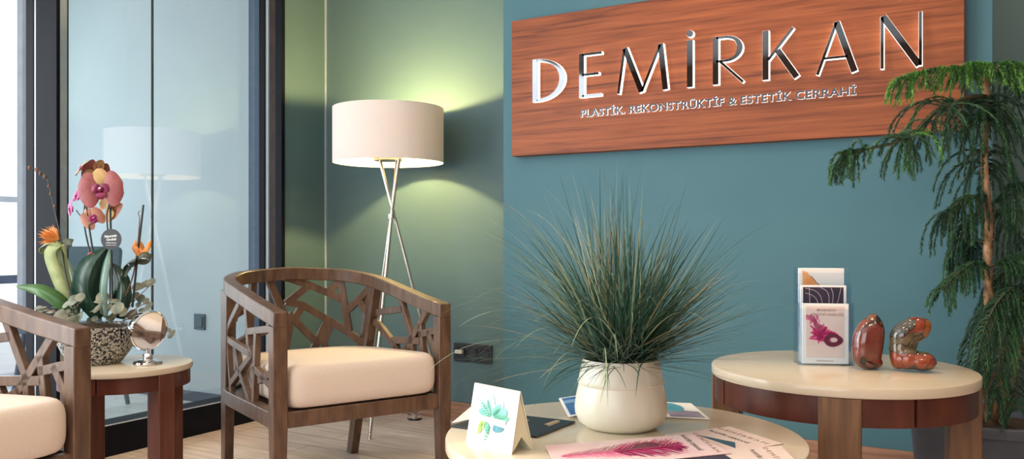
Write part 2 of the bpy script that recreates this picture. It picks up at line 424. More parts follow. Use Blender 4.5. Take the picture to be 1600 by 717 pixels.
def yg(px, x=XG):
    r = (px - CX) / F
    return x * ((SA * r + CA) / (CA * r - SA))
def xg(px, y):
    r = (px - CX) / F
    return y * ((CA * r - SA) / (SA * r + CA))

struct(MB().box((-3.44, YR, -.06), (XR, YB, 0)).build('floor', M['oak_floor']))
struct(MB().box((XW - .1, YR, -.06), (-3.44, YF + .1, 0)).build('floor_beyond', M['pale_floor']))
struct(MB().box((XW - .1, YR, H), (XR + .1, YB + .1, H + .08)).build('ceiling', M['white_paint']))
struct(MB().box((XL - .12, YB, 0), (XR + .1, YB + .1, H)).build('wall_back', M['lamp_tinted_paint']))
struct(MB().box((XP0, YP, 0), (XP1, YB, H)).build('wall_center', M['blue_paint']))
struct(MB().box((XL - .08, YF + .02, 0), (XL, YB, H)).build('wall_left', M['lamp_tinted_paint']))
struct(MB().box((XR, YR, 0), (XR + .1, YB, H)).build('wall_right', M['brown_panelling']))
struct(MB().box((XW - .1, YF, 0), (-3.30, YF + .1, H)).build('wall_beyond', M['pale_paint']))
# unseen rear wall; its wide window is added for the fill light
rw = MB()
rw.box((XW - .1, YR - .1, 0), (-2.9, YR, H)).box((.9, YR - .1, 0), (XR + .1, YR, H)).box((-2.9, YR - .1, 0), (.9, YR, .5)).box((-2.9, YR - .1, 2.4), (.9, YR, H))
struct(rw.build('wall_rear', M['brown_panelling']))
w3 = MB(); w3.box((-2.9, YR - .07, .5), (.9, YR - .03, .55)).box((-2.9, YR - .07, 2.35), (.9, YR - .03, 2.4))
for x in (-2.9, -1.65, -.38, .85): w3.box((x, YR - .07, .5), (x + .05, YR - .03, 2.4))
struct(w3.build('window_3', M['black_frame']))
# window wall of the next room: slender frame, open to the terrace
ww = MB()
ww.box((XW - .1, YR, 0), (XW, YF, .06)).box((XW - .1, YR, 2.5), (XW, YF, H))
for y in (-2.5, -1.1, .3, 1.7): ww.box((XW - .08, y, .06), (XW - .02, y + .05, 2.5))
ww.box((XW - .08, 2.985, .06), (XW - .02, 3.06, 2.5))
w2 = struct(ww.build('window_2', M['rail_grey']))
# baseboards
struct(MB().box((XL, YB - .014, 0), (XP0, YB, .09)).build('baseboard_back', M['base_wood'], bevel=.002))
struct(MB().box((XP0, YP - .016, 0), (XP1, YP, .2275)).build('baseboard_center', M['base_wood'], bevel=.002))
struct(MB().box((XP1, YB - .014, 0), (XR, YB, .09)).build('baseboard_right', M['base_wood'], bevel=.002))
struct(MB().box((XW, YF - .014, 0), (-3.445, YF, .055)).build('baseboard_beyond', M['dark_base']))
struct(MB().box((XL, YB - .012, .09), (XL + .004, YB, H)).build('lit_corner_line_1', M['alu']))  # pale strip standing in for the lit line down the corner

# glazed partition
win = MB()
yj = YF - .005; y0 = 1.92
xs_ = [xg(p_, yj) for p_ in (440, 430, 420, 414, 405, 388)]
win.box((xs_[1], yj, 0), (xs_[0], YF + .02, H))                       # far jamb, stepped profiles
win.box((xs_[4], yj - .003, 0), (xs_[3], YF + .02, H))
win.box((xg(40, y0), y0, 0), (xg(52, y0), y0 + .015, H))              # near post
win.box((xg(55.5, y0), y0, 0), (XG, y0 + .015, H))
win.box((-3.44, y0, 0), (XG - .02, YF, .100)).box((XG - .03, y0, 0), (XG, YF, .128))
win.box((-3.44, y0, 2.55), (XG, YF, H))
wf = struct(win.build('window_1', M['black_frame'], bevel=.002))
MB().box((xg(55.5, y0), y0 + .003, 0), (xg(52, y0), y0 + .013, H)).build('metal_strip', M['alu'], wf)
MB().box((XGL - .01, yg(92, XGL), .10), (XGL + .008, yg(103, XGL), 2.55)).build('metal_strip', M['alu'], wf)
MB().box((XG - .004, y0 + .02, .1285), (XG + .0005, YF, .133)).build('metal_strip', M['alu'], wf)
MB().box((xs_[3], yj + .006, .1), (xs_[2], YF + .015, 2.55)).build('metal_strip', M['grey_frame'], wf)
MB().box((xs_[2], yj + .004, 0), (xs_[1], YF + .015, H)).build('jamb_lining', M['brown_frame'], wf)
MB().box((xs_[5], yj + .002, .1), (xs_[4], YF + .015, 2.55)).build('jamb_lining', M['grey_frame'], wf)
MB().box((XGL - .004, yg(103.5, XGL), .10), (XGL + .006, yg(106, XGL), 2.55)).build('seal', M['seal'], wf)
MB().box((XGL - .005, yg(237.2, XGL), .10), (XGL + .005, yg(239, XGL), 2.55)).build('seal', M['seal'], wf)
MB().box((XGL - .004, yg(106, XGL), .098), (XGL + .004, yg(237.2, XGL), 2.56)).build('pane', M['pane'], wf)
MB().box((XGL - .004, yg(239, XGL), .098), (XGL + .004, YF - .004, 2.56)).build('pane', M['pane'], wf)

# terrace and its railing outside
struct(MB().box((-8.5, -3, -.08), (XW - .1, 5, -.02)).build('ground', M['terrace']))
rl = empty('terrace_railing', (-6.3, 2.0, -.02), 0, 'grey metal terrace railing outside the bright window', 'railing')
MB().box((-.02, -2.5, 1.20), (.02, 2.5, 1.24)).build('top_rail', M['rail_grey'], rl)
MB().box((-.02, -2.5, .60), (.02, 2.5, .66)).build('middle_rail', M['rail_dark'], rl)
for y in (-2.4, -1.2, 0, 1.15, 2.4): MB().box((-.025, y - .025, 0), (.025, y + .025, 1.2)).build('post', M['rail_grey'], rl)

# ------------------------------------------------------------------ armchair
CH_L = None
def chair_path(hw=.303, b0=0.0, b1=.45, b2=.70, e=2.4):
    pts = [(-hw, b0 + (b1 - b0) * i / 20) for i in range(20)]
    for i in range(121):
        t = PI * i / 120; c, s = math.cos(t), math.sin(t)
        pts.append((-hw * (1 if c >= 0 else -1) * abs(c) ** (2 / e), b1 + (b2 - b1) * max(s, 0) ** (2 / e)))
    pts += [(hw, b1 + (b0 - b1) * i / 20) for i in range(1, 21)]
    return [Vector((x, y, 0)) for x, y in pts]
class Path:
    def __init__(s, pts):
        s.p = pts; s.d = [0]
        for a, b in zip(pts, pts[1:]): s.d.append(s.d[-1] + (b - a).length)
        s.L = s.d[-1]
    def pos(s, t):
        t = min(max(t, 0), s.L)
        lo, hi = 0, len(s.d) - 1
        while hi - lo > 1:
            m = (lo + hi) // 2
            if s.d[m] <= t: lo = m
            else: hi = m
        u = (t - s.d[lo]) / max(s.d[hi] - s.d[lo], 1e-9)
        return s.p[lo].lerp(s.p[hi], u)
    def nrm(s, t):
        a, b = s.pos(t - .02), s.pos(t + .02); d = (b - a).normalized()
        return Vector((-d.y, d.x, 0))
CP = Path(chair_path())
def rail_top(t):
    k = min(t, CP.L - t) / CP.L
    pts = [(0, .672), (.10, .697), (.20, .727), (.29, .753), (.38, .778), (.5, .790)]
    for (a, za), (b, zb) in zip(pts, pts[1:]):
        if k <= b: return za + (zb - za) * (k - a) / (b - a)
    return .79
LATL = [[(0.378, 0.672), (0.51, 0.578), (0.539, 0.536)], [(0.302, 0.672), (0.27, 0.532), (0.239, 0.505)], [(0.539, 0.536), (0.239, 0.507)], [(0.27, 0.585), (0.06, 0.612)],
 [(0.194, 0.583), (0.207, 0.465), (0.223, 0.33)], [(0.239, 0.507), (0.47, 0.379)], [(0.419, 0.51), (0.378, 0.444), (0.248, 0.335)], [(0.2, 0.463), (0.06, 0.43)],
 [(0.06, 0.465), (0.158, 0.432)], [(0.475, 0.378), (0.464, 0.33)], [(0.539, 0.533), (0.475, 0.389)], [(0.423, 0.509), (0.412, 0.44)]]
LATB = [[(0.808, 0.745), (0.897, 0.547)], [(0.974, 0.709), (0.889, 0.647)], [(0.885, 0.746), (0.979, 0.715), (1.061, 0.678), (1.109, 0.654)], [(1.112, 0.735), (1.057, 0.684)],
 [(1.109, 0.735), (1.144, 0.528)], [(0.95, 0.634), (1.078, 0.555), (1.201, 0.476)], [(0.897, 0.594), (1.009, 0.477)], [(0.95, 0.628), (0.915, 0.572)], [(1.05, 0.553), (0.999, 0.449), (.99, .34)],
 [(1.067, 0.542), (1.041, 0.476), (1.06, 0.40), (1.05, .34)], [(1.247, 0.704), (1.132, 0.6)], [(1.191, 0.649), (1.243, 0.59)], [(1.201, 0.476), (1.25, 0.497)], [(0.739, 0.745), (0.715, 0.50), (.76, .34)],
 [(0.889, 0.647), (0.95, 0.634)], [(0.57, .60), (.735, .64)], [(.56, .47), (.72, .52), (.897, .56)], [(1.201, .476), (1.16, .34)], [(1.06, .41), (1.18, .42)], [(.897, .547), (.86, .34)], [(.62, .60), (.66, .72)]]
LATR = [[(1.30, 0.605), (1.51, 0.632)], [(1.479, 0.69), (1.584, 0.528), (1.60, .33)], [(1.715, 0.655), (1.551, 0.483)], [(1.431, 0.502), (1.652, 0.521)], [(1.28, 0.562), (1.456, 0.476), (1.552, .34)],
 [(1.652, 0.582), (1.672, 0.45), (1.66, .33)], [(1.652, 0.547), (1.775, 0.573)], [(1.716, 0.560), (1.775, 0.478)], [(1.722, 0.65), (1.775, 0.634)], [(1.551, .483), (1.33, .379)], [(1.28, .44), (1.39, .40), (1.36, .33)], [(1.672, .45), (1.76, .40)]]
def lattice(bars, w=.024, th=.020):
    mb = MB()
    for poly in bars:
        for (s0, z0), (s1, z1) in zip(poly, poly[1:]):
            ln = math.hypot(s1 - s0, z1 - z0); ux, uz = (s1 - s0) / ln, (z1 - z0) / ln
            s0e, z0e, s1e, z1e = s0 - ux * .008, z0 - uz * .008, s1 + ux * .008, z1 + uz * .008
            n = max(3, int(ln / .02)); rings = []
            hw = w / 2
            for i in range(n + 1):
                t = i / n; s = s0e + (s1e - s0e) * t; z = z0e + (z1e - z0e) * t
                ring = []
                for sg, rr in ((1, 1), (1, -1), (-1, -1), (-1, 1)):
                    ss = s - uz * hw * sg; zz = z + ux * hw * sg
                    ss_c = min(max(ss, .02), CP.L - .02)
                    p = CP.pos(ss_c) + CP.nrm(ss_c) * th / 2 * rr
                    ring.append(Vector((p.x, p.y, min(zz, rail_top(ss_c) - .03))))
                rings.append(ring)
            mb.loft(rings, True, True, False)
    return mb
def sweep(path, ztop, h, w, s0=0, s1=None, n=90):
    s1 = path.L if s1 is None else s1
    rings = []
    for i in range(n + 1):
        s = s0 + (s1 - s0) * i / n; p = path.pos(s); q = path.nrm(s); zt = ztop(s)
        a = p + q * w / 2; b = p - q * w / 2
        rings.append([Vector((a.x, a.y, zt)), Vector((b.x, b.y, zt)), Vector((b.x, b.y, zt - h)), Vector((a.x, a.y, zt - h))])
    return rings
def make_armchair(name, loc, rz, label):
    r = empty(name, loc, rz, label, 'armchair', 'wooden armchairs with cut-out lattice backs')
    RP = Path(chair_path(b0=-.028))
    MB().loft(sweep(RP, lambda s: rail_top(s * CP.L / RP.L), .050, .046), True, True, False).build('top_rail', M['walnut'], r, .004)
    for sx in (-1, 1):
        x = sx * .303
        def q(z, hx, y0, y1): return [Vector((x - hx, y0, z)), Vector((x + hx, y0, z)), Vector((x + hx, y1, z)), Vector((x - hx, y1, z))]
        mb = MB(); mb.hexa(q(0, .018, -.022, .012), q(.30, .0245, -.026, .018)); mb.hexa(q(.30, .0245, -.026, .018), q(.625, .0245, -.026, .018))
        bmesh.ops.remove_doubles(mb.bm, verts=mb.bm.verts, dist=1e-5)
        mb.build('front_leg', M['walnut'], r, .003)
        f0, f1 = Vector((sx * .262, .672, 0)), Vector((sx * .297, .535, .715))
        def rq(p, a, b):
            return [p + Vector((-a, -b, 0)), p + Vector((a, -b, 0)), p + Vector((a, b, 0)), p + Vector((-a, b, 0))]
        MB().hexa(rq(f0, .017, .024), rq(f1, .019, .038)).build('rear_leg', M['walnut'], r, .003)
    lattice(LATL).build('lattice_panel', M['walnut'], r, .0015, 1)
    lattice(LATB, .029).build('lattice_panel', M['walnut'], r, .0015, 1)
    lattice(LATR, .027).build('lattice_panel', M['walnut'], r, .0015, 1)
    fr = MB(); fr.loft(sweep(CP, lambda s: .350, .052, .044), True, True, False)
    fr.box((-.30, -.018, .298), (.30, .014, .350))
    fr.box((-.285, .012, .318), (.285, .60, .338))
    fr.build('seat_frame', M['walnut'], r, .003)
    # cushion: rounded slab
    rings = []; N = 144
    def outline(inset, z):
        o = []
        for i in range(N):
            a = 2 * PI * i / N; c, s = math.cos(a), math.sin(a)
            e = 13.0 if s < 0 else 3.4
            hx, hy = .281 - inset, .343 - inset
            k = (abs(c) ** e + abs(s) ** e) ** (-1 / e)
            yy = .312 + hy * s * k
            o.append(Vector((hx * c * k, yy, z - max(0, z - .40) / .095 * .034 * max(0, yy - .05) / .6)))
        return o
    for i in range(15):
        ph = -PI / 2 + PI * i / 14
        c, s = math.cos(ph), math.sin(ph)
        ins = .040 * (1 - abs(c) ** .55); z = .425 + .070 * (1 if s > 0 else -1) * abs(s) ** .62
        rings.append(outline(ins, z))
    for k in (.05, .10, .15, .20): rings.append(outline(.040 + k, .495 + .012 * math.sin(k / .20 * PI / 2)))
    MB().loft(rings).build('seat_cushion', M['cushion'], r)
    return r
ch1 = make_armchair('armchair', W(-.501, 2.83), math.radians(65.7), 'walnut lattice armchair with cream cushion, standing before the floor lamp')
ch2 = copy_tree(ch1); ch2.location = W(-1.286, 1.91); ch2.rotation_euler = (0, 0, math.radians(91))
ch2['label'] = 'walnut lattice armchair partly cut off, beside the orchid side table'

# ------------------------------------------------------------------ round tables
def make_table(name, c, R, t, slab, ah, lw, ld, ang, label, leg_m, group='round cream-topped tables'):
    r = empty(name, (c.x, c.y, 0), ang, label, 'table', group)
    b = .004
    prof = [(0, t - slab), (R - b, t - slab), (R - b * .3, t - slab + b * .3), (R, t - slab + b), (R, t - b), (R - b * .3, t - b * .3), (R - b, t), (0, t)]
    MB().lathe(prof, 128).build('tabletop', M['lacquer'], r)
    ap = MB(); ro, ri = R - .008, R - .030
    for k in range(4):
        a0, a1 = math.radians(30.7 + 90 * k), math.radians(119.3 + 90 * k)
        n = 36; outer = [(ro * math.cos(a0 + (a1 - a0) * i / n), ro * math.sin(a0 + (a1 - a0) * i / n)) for i in range(n + 1)]
        inner = [(ri * math.cos(a1 + (a0 - a1) * i / n), ri * math.sin(a1 + (a0 - a1) * i / n)) for i in range(n + 1)]
        ap.prism(outer + inner, t - slab - ah, t - slab)
    ap.build('apron', M['mahogany'], r)
    for k in range(4):
        m4 = Matrix.Rotation(PI / 2 * k, 4, 'Z')
        h = lw / 2; xo = math.sqrt((ro + .004) ** 2 - h * h) + .004
        MB().box((xo - ld, -h, 0), (xo, h, t - slab), m4).build('leg', leg_m, r, .003)
    return r
T1C = W(.222, 1.672); T1R, T1Z = .355, .51
T2C = W(.815, 2.07); T2R, T2Z = .31, .585
T3C = W(-1.287, 2.77); T3R, T3Z = .21, .49
make_table('coffee_table', T1C, T1R, T1Z, .026, .055, .085, .07, math.radians(12), 'low round cream table with brochures and the white planter on it', M['golden_leg'])
make_table('coffee_table', T2C, T2R, T2Z, .024, .062, .088, .070, math.radians(-81.2), 'higher round cream table holding the brochure stand and polished stones', M['golden_leg'])
make_table('side_table', T3C, T3R, T3Z, .020, .050, .058, .060, math.radians(1), 'small round side table under the orchid bowl and vanity mirror', M['mahogany_leg'])

# ------------------------------------------------------------------ floor lamp
LR, LD = -.1485 * 3.95, 3.95
lc = W(LR, LD)
lamp = empty('floor_lamp', (lc.x, lc.y, 0), 0, 'tripod floor lamp with lit white drum shade in the green corner', 'floor lamp')
n = 96; R_, z0, z1 = .261, 1.266, 1.523
MB().loft([[Vector((r * math.cos(2 * PI * i / n), r * math.sin(2 * PI * i / n), z)) for i in range(n)] for r, z in ((R_, z0), (R_, z1), (R_ - .002, z1), (R_ - .002, z0), (R_, z0))], True, False).build('lamp_shade', M['shade'], lamp)
def lw_(r, f, z): p = W(LR + r, LD + f, z); return Vector((p.x - lc.x, p.y - lc.y, z))
J = lw_(.016, 0, 1.012)
for foot, top in ((lw_(.29, .02, 0), lw_(-.046, .03, 1.283)), (lw_(-.15, .18, 0), lw_(.056, -.04, 1.283)), (lw_(-.055, -.20, 0), lw_(.034, .05, 1.283))):
    MB().tube([foot, foot.lerp(top, .5), top], .0085, 12).build('leg', M['nickel'], lamp)
MB().lathe([(0, -.012), (.017, -.012), (.019, 0), (.017, .012), (0, .012)], 20, (J.x, J.y, J.z)).build('clamp', M['nickel'], lamp)
MB().lathe([(0, 1.276), (.070, 1.276), (.070, 1.288), (0, 1.288)], 32).build('socket_plate', M['nickel'], lamp)
sp = MB()
for k in range(3):
    a = 2 * PI * k / 3 + .3; sp.tube([(.05 * math.cos(a), .05 * math.sin(a), 1.284), (.2605 * math.cos(a), .2605 * math.sin(a), 1.284)], .002, 6)
sp.build('shade_ring', M['nickel'], lamp)
MB().tube([(0, 0, 1.287), (0, 0, 1.425)], .011, 16).build('bulb_holder', M['nickel'], lamp)
MB().ball((0, 0, 1.450), (.024, .024, .028), 10).build('bulb', M['bulb'], lamp)

# ------------------------------------------------------------------ wall sign
SX0, SX1, SZ0, SZ1 = -1.683, -.086, 1.236, 1.778
SY = YP - .045
sign = empty('wall_sign', ((SX0 + SX1) / 2, YP, SZ0), 0, 'wide wooden wall sign with backlit mirror lettering', 'sign')
so = Vector(((SX0 + SX1) / 2, YP, SZ0))
MB().box((SX0 - so.x, SY - so.y, 0), (SX1 - so.x, -.0, SZ1 - SZ0)).build('board', M['sign_wood'], sign, .001, 1)
# letters: strokes as (x, z) polygons in world metres on the sign face
ZB, ZT = 1.4415, 1.6075
TH, TN = .020, .009          # broad and fine strokes
def quad(a, b, w0, w1=None):
    w1 = w0 if w1 is None else w1
    d = Vector((b[0] - a[0], b[1] - a[1])).normalized(); n = Vector((-d.y, d.x))
    return [(a[0] + n.x * w0 / 2, a[1] + n.y * w0 / 2), (a[0] - n.x * w0 / 2, a[1] - n.y * w0 / 2), (b[0] - n.x * w1 / 2, b[1] - n.y * w1 / 2), (b[0] + n.x * w1 / 2, b[1] + n.y * w1 / 2)]
def arc(cx, cz, rx, rz, a0, a1, w_mid, w_end, n=22):
    """crescent stroke, as quads"""
    out = []
    def pt(t):
        a = a0 + (a1 - a0) * t; w = w_end + (w_mid - w_end) * math.sin(PI * t) ** 1.2
        return (cx + rx * math.cos(a), cz + rz * math.sin(a)), (cx + (rx - w) * math.cos(a), cz + (rz - min(w, .010)) * math.sin(a))
    for i in range(n):
        (o0, i0), (o1, i1) = pt(i / n), pt((i + 1) / n)
        out.append([o0, o1, i1, i0])
    return out
h = math.radians
LET = []
LET.append([[(-1.575, ZB), (-1.553, ZB), (-1.553, ZT), (-1.575, ZT)]] + arc(-1.556, 1.5245, .121, .083, -PI / 2, PI / 2, .022, .008))
LET.append([[(-1.373, ZB), (-1.353, ZB), (-1.353, ZT), (-1.373, ZT)], quad((-1.360, ZT - .0045), (-1.280, ZT - .0045), TN), quad((-1.360, 1.5265), (-1.292, 1.5265), TN), quad((-1.360, ZB + .0045), (-1.283, ZB + .0045), TN)])
LET.append([quad((-1.2125, ZB), (-1.188, ZT), TN), quad((-1.187, ZT), (-1.121, ZB), TH), quad((-1.121, ZB), (-1.049, ZT), TN), quad((-1.049, ZT), (-1.030, ZB), TH)])
LET.append([[(-.950, ZB), (-.929, ZB), (-.929, ZT), (-.950, ZT)], [(-.9395 + .012 * math.cos(2 * PI * i / 20), 1.631 + .012 * math.sin(2 * PI * i / 20)) for i in range(20)]])
LET.append([[(-.857, ZB), (-.837, ZB), (-.837, ZT), (-.857, ZT)], quad((-.845, ZT - .004), (-.808, ZT - .004), .008), quad((-.845, 1.5215), (-.808, 1.5215), .008)] + arc(-.810, 1.5625, .057, .045, -PI / 2, PI / 2, .020, .008) + [quad((-.832, 1.521), (-.752, ZB + .001), TN)])
LET.append([[(-.686, ZB), (-.666, ZB), (-.666, ZT), (-.686, ZT)], quad((-.668, 1.508), (-.586, ZT), TN), quad((-.637, 1.538), (-.574, ZB), TH)])
LET.append([quad((-.509, ZB), (-.450, ZT), TN), quad((-.450, ZT), (-.395, ZB), TH), quad((-.489, 1.493), (-.415, 1.493), .007)])
LET.append([quad((-.3135, ZB), (-.3135, ZT), TN), quad((-.311, ZT - .001), (-.208, ZB + .001), TH), quad((-.2045, ZB), (-.2045, ZT), TN)])
FM = frame((-so.x, SY - so.y, -so.z), (1, 0, 0), (0, 0, 1))     # sign plane: x, z -> local
for strokes in LET:
    xs = [p[0] for s in strokes for p in s]; cx = (min(xs) + max(xs)) / 2
    mb = MB(); g = MB()
    for s in strokes:
        mb.prism(s, .0205, .0225, FM)
        c = (sum(p[0] for p in s) / len(s), sum(p[1] for p in s) / len(s))
        e = .0006
        ex = []
        m_ = len(s)
        for i in range(m_):        # slightly larger lit acrylic body behind the mirror face
            a, b, d = Vector(s[i - 1]), Vector(s[i]), Vector(s[(i + 1) % m_])
            e1, e2 = (b - a), (d - b)
            if e1.length < 1e-6 or e2.length < 1e-6: ex.append(tuple(b)); continue
            e1.normalize(); e2.normalize()
            ar = sum(s[k][0] * s[(k + 1) % m_][1] - s[(k + 1) % m_][0] * s[k][1] for k in range(m_))
            sg = 1 if ar > 0 else -1
            n1 = Vector((e1.y, -e1.x)) * sg; n2 = Vector((e2.y, -e2.x)) * sg
            bi = n1 + n2; bi = bi / max(bi.length_squared, .35) * 2 * e
            ex.append((b.x + bi.x, b.y + bi.y))
        g.prism(ex, .001, .0205, FM)
    lo = mb.build('letter', M['letter_face'], sign)
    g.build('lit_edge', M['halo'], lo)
sub = 'PLASTİK, REKONSTRÜKTİF & ESTETİK CERRAHİ'
mb = MB(); text_bm(mb, sub, .982, .0275, FM @ Matrix.Translation((-1.374, 1.3700, .0062)), .0012, .030, 1.06)
lo = mb.build('subtitle_lettering', M['dark_letter'], sign)
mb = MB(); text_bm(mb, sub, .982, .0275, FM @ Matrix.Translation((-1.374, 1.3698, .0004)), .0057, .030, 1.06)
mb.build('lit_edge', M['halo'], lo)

# ------------------------------------------------------------------ wall socket and switch
zc = .342
sk = empty('wall_socket', (-2.238, YB, zc), 0, 'black three-gang wall socket with a plug, behind the grass plant', 'socket')
MB().box((-.112, -.010, -.046), (.112, 0, .046)).build('plate', M['socket_black'], sk, .003)
for x in (-.07, 0, .07):
    MB().lathe([(.030, 0), (.030, .004), (.026, .004), (.022, .001), (0, .001)], 28, M4=frame((x, -.010, 0), (1, 0, 0), (0, 0, 1))).build('outlet', M['socket_black'], sk)
MB().box((-.092, -.03, -.006), (-.048, -.012, .012)).build('plug', M['plug_white'], sk, .003)
sw = empty('light_switch', (at(313, 502, 1).x, YF, .9), 0, 'dark square switch on the pale wall behind glass', 'switch')
d = YF / (CA + SA * (313 - CX) / F); p = at(313, 502.5, d); sw.location = (p.x, YF, p.z)
MB().box((-.044, -.009, -.044), (.044, 0, .044)).build('plate', M['switch_dark'], sw, .003)
MB().box((-.030, -.014, -.030), (.030, -.007, .030)).build('rocker', M['switch_dark'], sw, .003)

# clear door stop on the floor
p = on_z(648, 655, 0)
ds = empty('door_stop', (p.x, p.y, 0), 0, 'small clear round door stop on floor near the baseboard', 'door stop')
MB().lathe([(0, 0), (.036, 0), (.038, .008), (.033, .026), (.022, .036), (0, .038)], 28).build('dome', M['glass'], ds)
MB().lathe([(0, .004), (.009, .004), (.009, .024), (0, .024)], 16).build('screw', M['nickel'], ds)

# ------------------------------------------------------------------ chair in the next room
c4 = empty('side_chair', (-4.22, 2.62, 0), math.radians(25), 'slate blue chair standing in the room behind the glass', 'chair')
def rrect(w, h, r, n=6):
    o = []
    for cx, cy, a0 in ((w - r, h - r, 0), (-w + r, h - r, 90), (-w + r, -h + r, 180), (w - r, -h + r, 270)):
        o += [(cx + r * math.cos(math.radians(a0 + 90 * i / n)), cy + r * math.sin(math.radians(a0 + 90 * i / n))) for i in range(n + 1)]
    return o
MB().prism(rrect(.165, .080, .03), -.012, .012, frame((0, .19, .785), (1, 0, 0), (0, .15, 1))).build('backrest', M['chair_blue'], c4, .004)
MB().box((-.035, .185, .43), (.035, .205, .75), Matrix.Rotation(-.05, 4, 'X')).build('back_post', M['chair_blue'], c4, .004)
MB().prism(rrect(.20, .20, .05), .425, .455).build('seat', M['chair_blue'], c4, .006)
for sx in (-1, 1):
    for sy in (-1, 1):
        MB().tube([(sx * .15, sy * .15, .43), (sx * .20, sy * .20, 0)], [.016, .012], 10).build('leg', M['chair_blue'], c4)

# ------------------------------------------------------------------ vanity mirror
p = on_z(231, 569, T3Z)
vm = empty('vanity_mirror', (p.x, p.y, T3Z), math.radians(-2), 'round chrome vanity mirror on the small side table', 'mirror')
MB().lathe([(0, 0), (.043, 0), (.046, .004), (.044, .010), (.030, .016), (.016, .018), (.014, .026), (.017, .030), (.014, .036), (0, .036)], 40).build('base', M['chrome'], vm)
MB().tube([(0, 0, .034), (0, 0, .05)], .006, 12).build('stem', M['chrome'], vm)
mc = Vector((0, 0, .112)); nx = Vector((math.cos(-.16), 0, math.sin(-.16)))
fm = frame(mc, (0, 1, 0), nx.cross(Vector((0, 1, 0))))
if (fm.to_3x3() @ Vector((0, 0, 1))).x < 0: fm = frame(mc, (0, -1, 0), nx.cross(Vector((0, 1, 0))))
MB().lathe([(0, -.022), (.050, -.022), (.064, -.016), (.067, -.006), (.067, .008), (.064, .011), (.061, .008), (0, .008)], 56, M4=fm).build('mirror_housing', M['chrome'], vm)
MB().prism([(.0605 * math.cos(2 * PI * i / 64), .0605 * math.sin(2 * PI * i / 64)) for i in range(64)], .0085, .0098, fm).build('mirror_face', M['mirror_glass'], vm)

# ------------------------------------------------------------------ orchid arrangement
D3 = 2.78
oc = W((151 - CX) / F * D3, D3)
orc = empty('orchid_planter', (oc.x, oc.y, T3Z), 0, 'mosaic bowl of coral orchids, leaves and ribbon on side table', 'potted orchid')
OO = Vector((oc.x, oc.y, T3Z))
def ol(px, py, dd=0.0): return at(px, py, D3 + dd) - OO
prof = [(0, 0), (.072, 0), (.080, .006), (.104, .038), (.122, .078), (.130, .116), (.131, .124), (.127, .126), (.122, .116), (.115, .100), (0, .100)]
MB().lathe(prof, 72).build('bowl', M['bowl'], orc)
so_ = MB()
so_.lathe([(.1145, .099), (.112, .108), (.08, .122), (.04, .130), (0, .133)], 32, cap=False)
for v in so_.bm.verts: v.co.z += .006 * mnoise.noise(v.co * 60)
so_.build('moss', M['moss'], orc)
def leaf(mb, pts, widths, side, fold=.25, mi=0, n=18):
    """a blade along pts; side: the direction of its width"""
    c = bez(pts, n); mb.mi = mi
    side = Vector(side).normalized(); L_, R2, Cn = [], [], []
    m_ = len(widths) - 1
    for i, q in enumerate(c):
        t = i / (n - 1) * m_; k = min(int(t), m_ - 1); w = widths[k] + (widths[k + 1] - widths[k]) * (t - k)
        tg = (c[min(i + 1, n - 1)] - c[max(i - 1, 0)]).normalized()
        s = (side - tg * side.dot(tg)).normalized(); nn = tg.cross(s)
        L_.append(q - s * w + nn * w * fold); R2.append(q + s * w + nn * w * fold); Cn.append(q)
    th = .0012
    up = [c_ + Vector((0, 0, 0)) for c_ in Cn]
    mb.strip(L_, up); mb.strip(up, R2)
def leaf_obj(name, m, pts, widths, side, fold=.25):
    mb = MB(); leaf(mb, pts, widths, side, fold)
    bmesh.ops.remove_doubles(mb.bm, verts=mb.bm.verts, dist=1e-6)
    o = mb.build(name, m, orc); s = o.modifiers.new('thick', 'SOLIDIFY'); s.thickness = .002; s.offset = 0
    return o
RT = Vector((CA, SA, 0)); FW = Vector((-SA, CA, 0)); UP = Vector((0, 0, 1))
# broad leaves
leaf_obj('leaf', M['leaf_dark'], [ol(158, 496), ol(138, 455, -.02), ol(146, 415, -.02), ol(168, 386, .01)], [.024, .050, .044, .003], RT + FW * .5, .35)
leaf_obj('leaf', M['leaf_grey'], [ol(163, 496, -.05), ol(158, 455, -.07), ol(163, 415, -.06), ol(172, 387, -.03)], [.014, .024, .024, .002], RT * .8 - FW * .6, .3)
leaf_obj('leaf', M['leaf_dark'], [ol(183, 497, .0), ol(190, 465, .0), ol(188, 435, .02), ol(176, 412, .03)], [.020, .030, .026, .003], RT + FW * .1, .3)
leaf_obj('leaf', M['leaf_green'], [ol(113, 492, -.02), ol(95, 470, -.04), ol(62, 452, -.05), ol(26, 447, -.04)], [.018, .026, .022, .003], UP * .8 + FW * .5, .3)
leaf_obj('leaf', M['leaf_green'], [ol(112, 498), ol(104, 478, .03), ol(92, 462, .06), ol(86, 452, .09)], [.02, .03, .02, .004], RT + UP * .3, .3)
leaf_obj('leaf', M['leaf_grey'], [ol(118, 495, .03), ol(118, 460, .05), ol(110, 425, .06), ol(98, 395, .07)], [.012, .018, .014, .003], RT, .2)
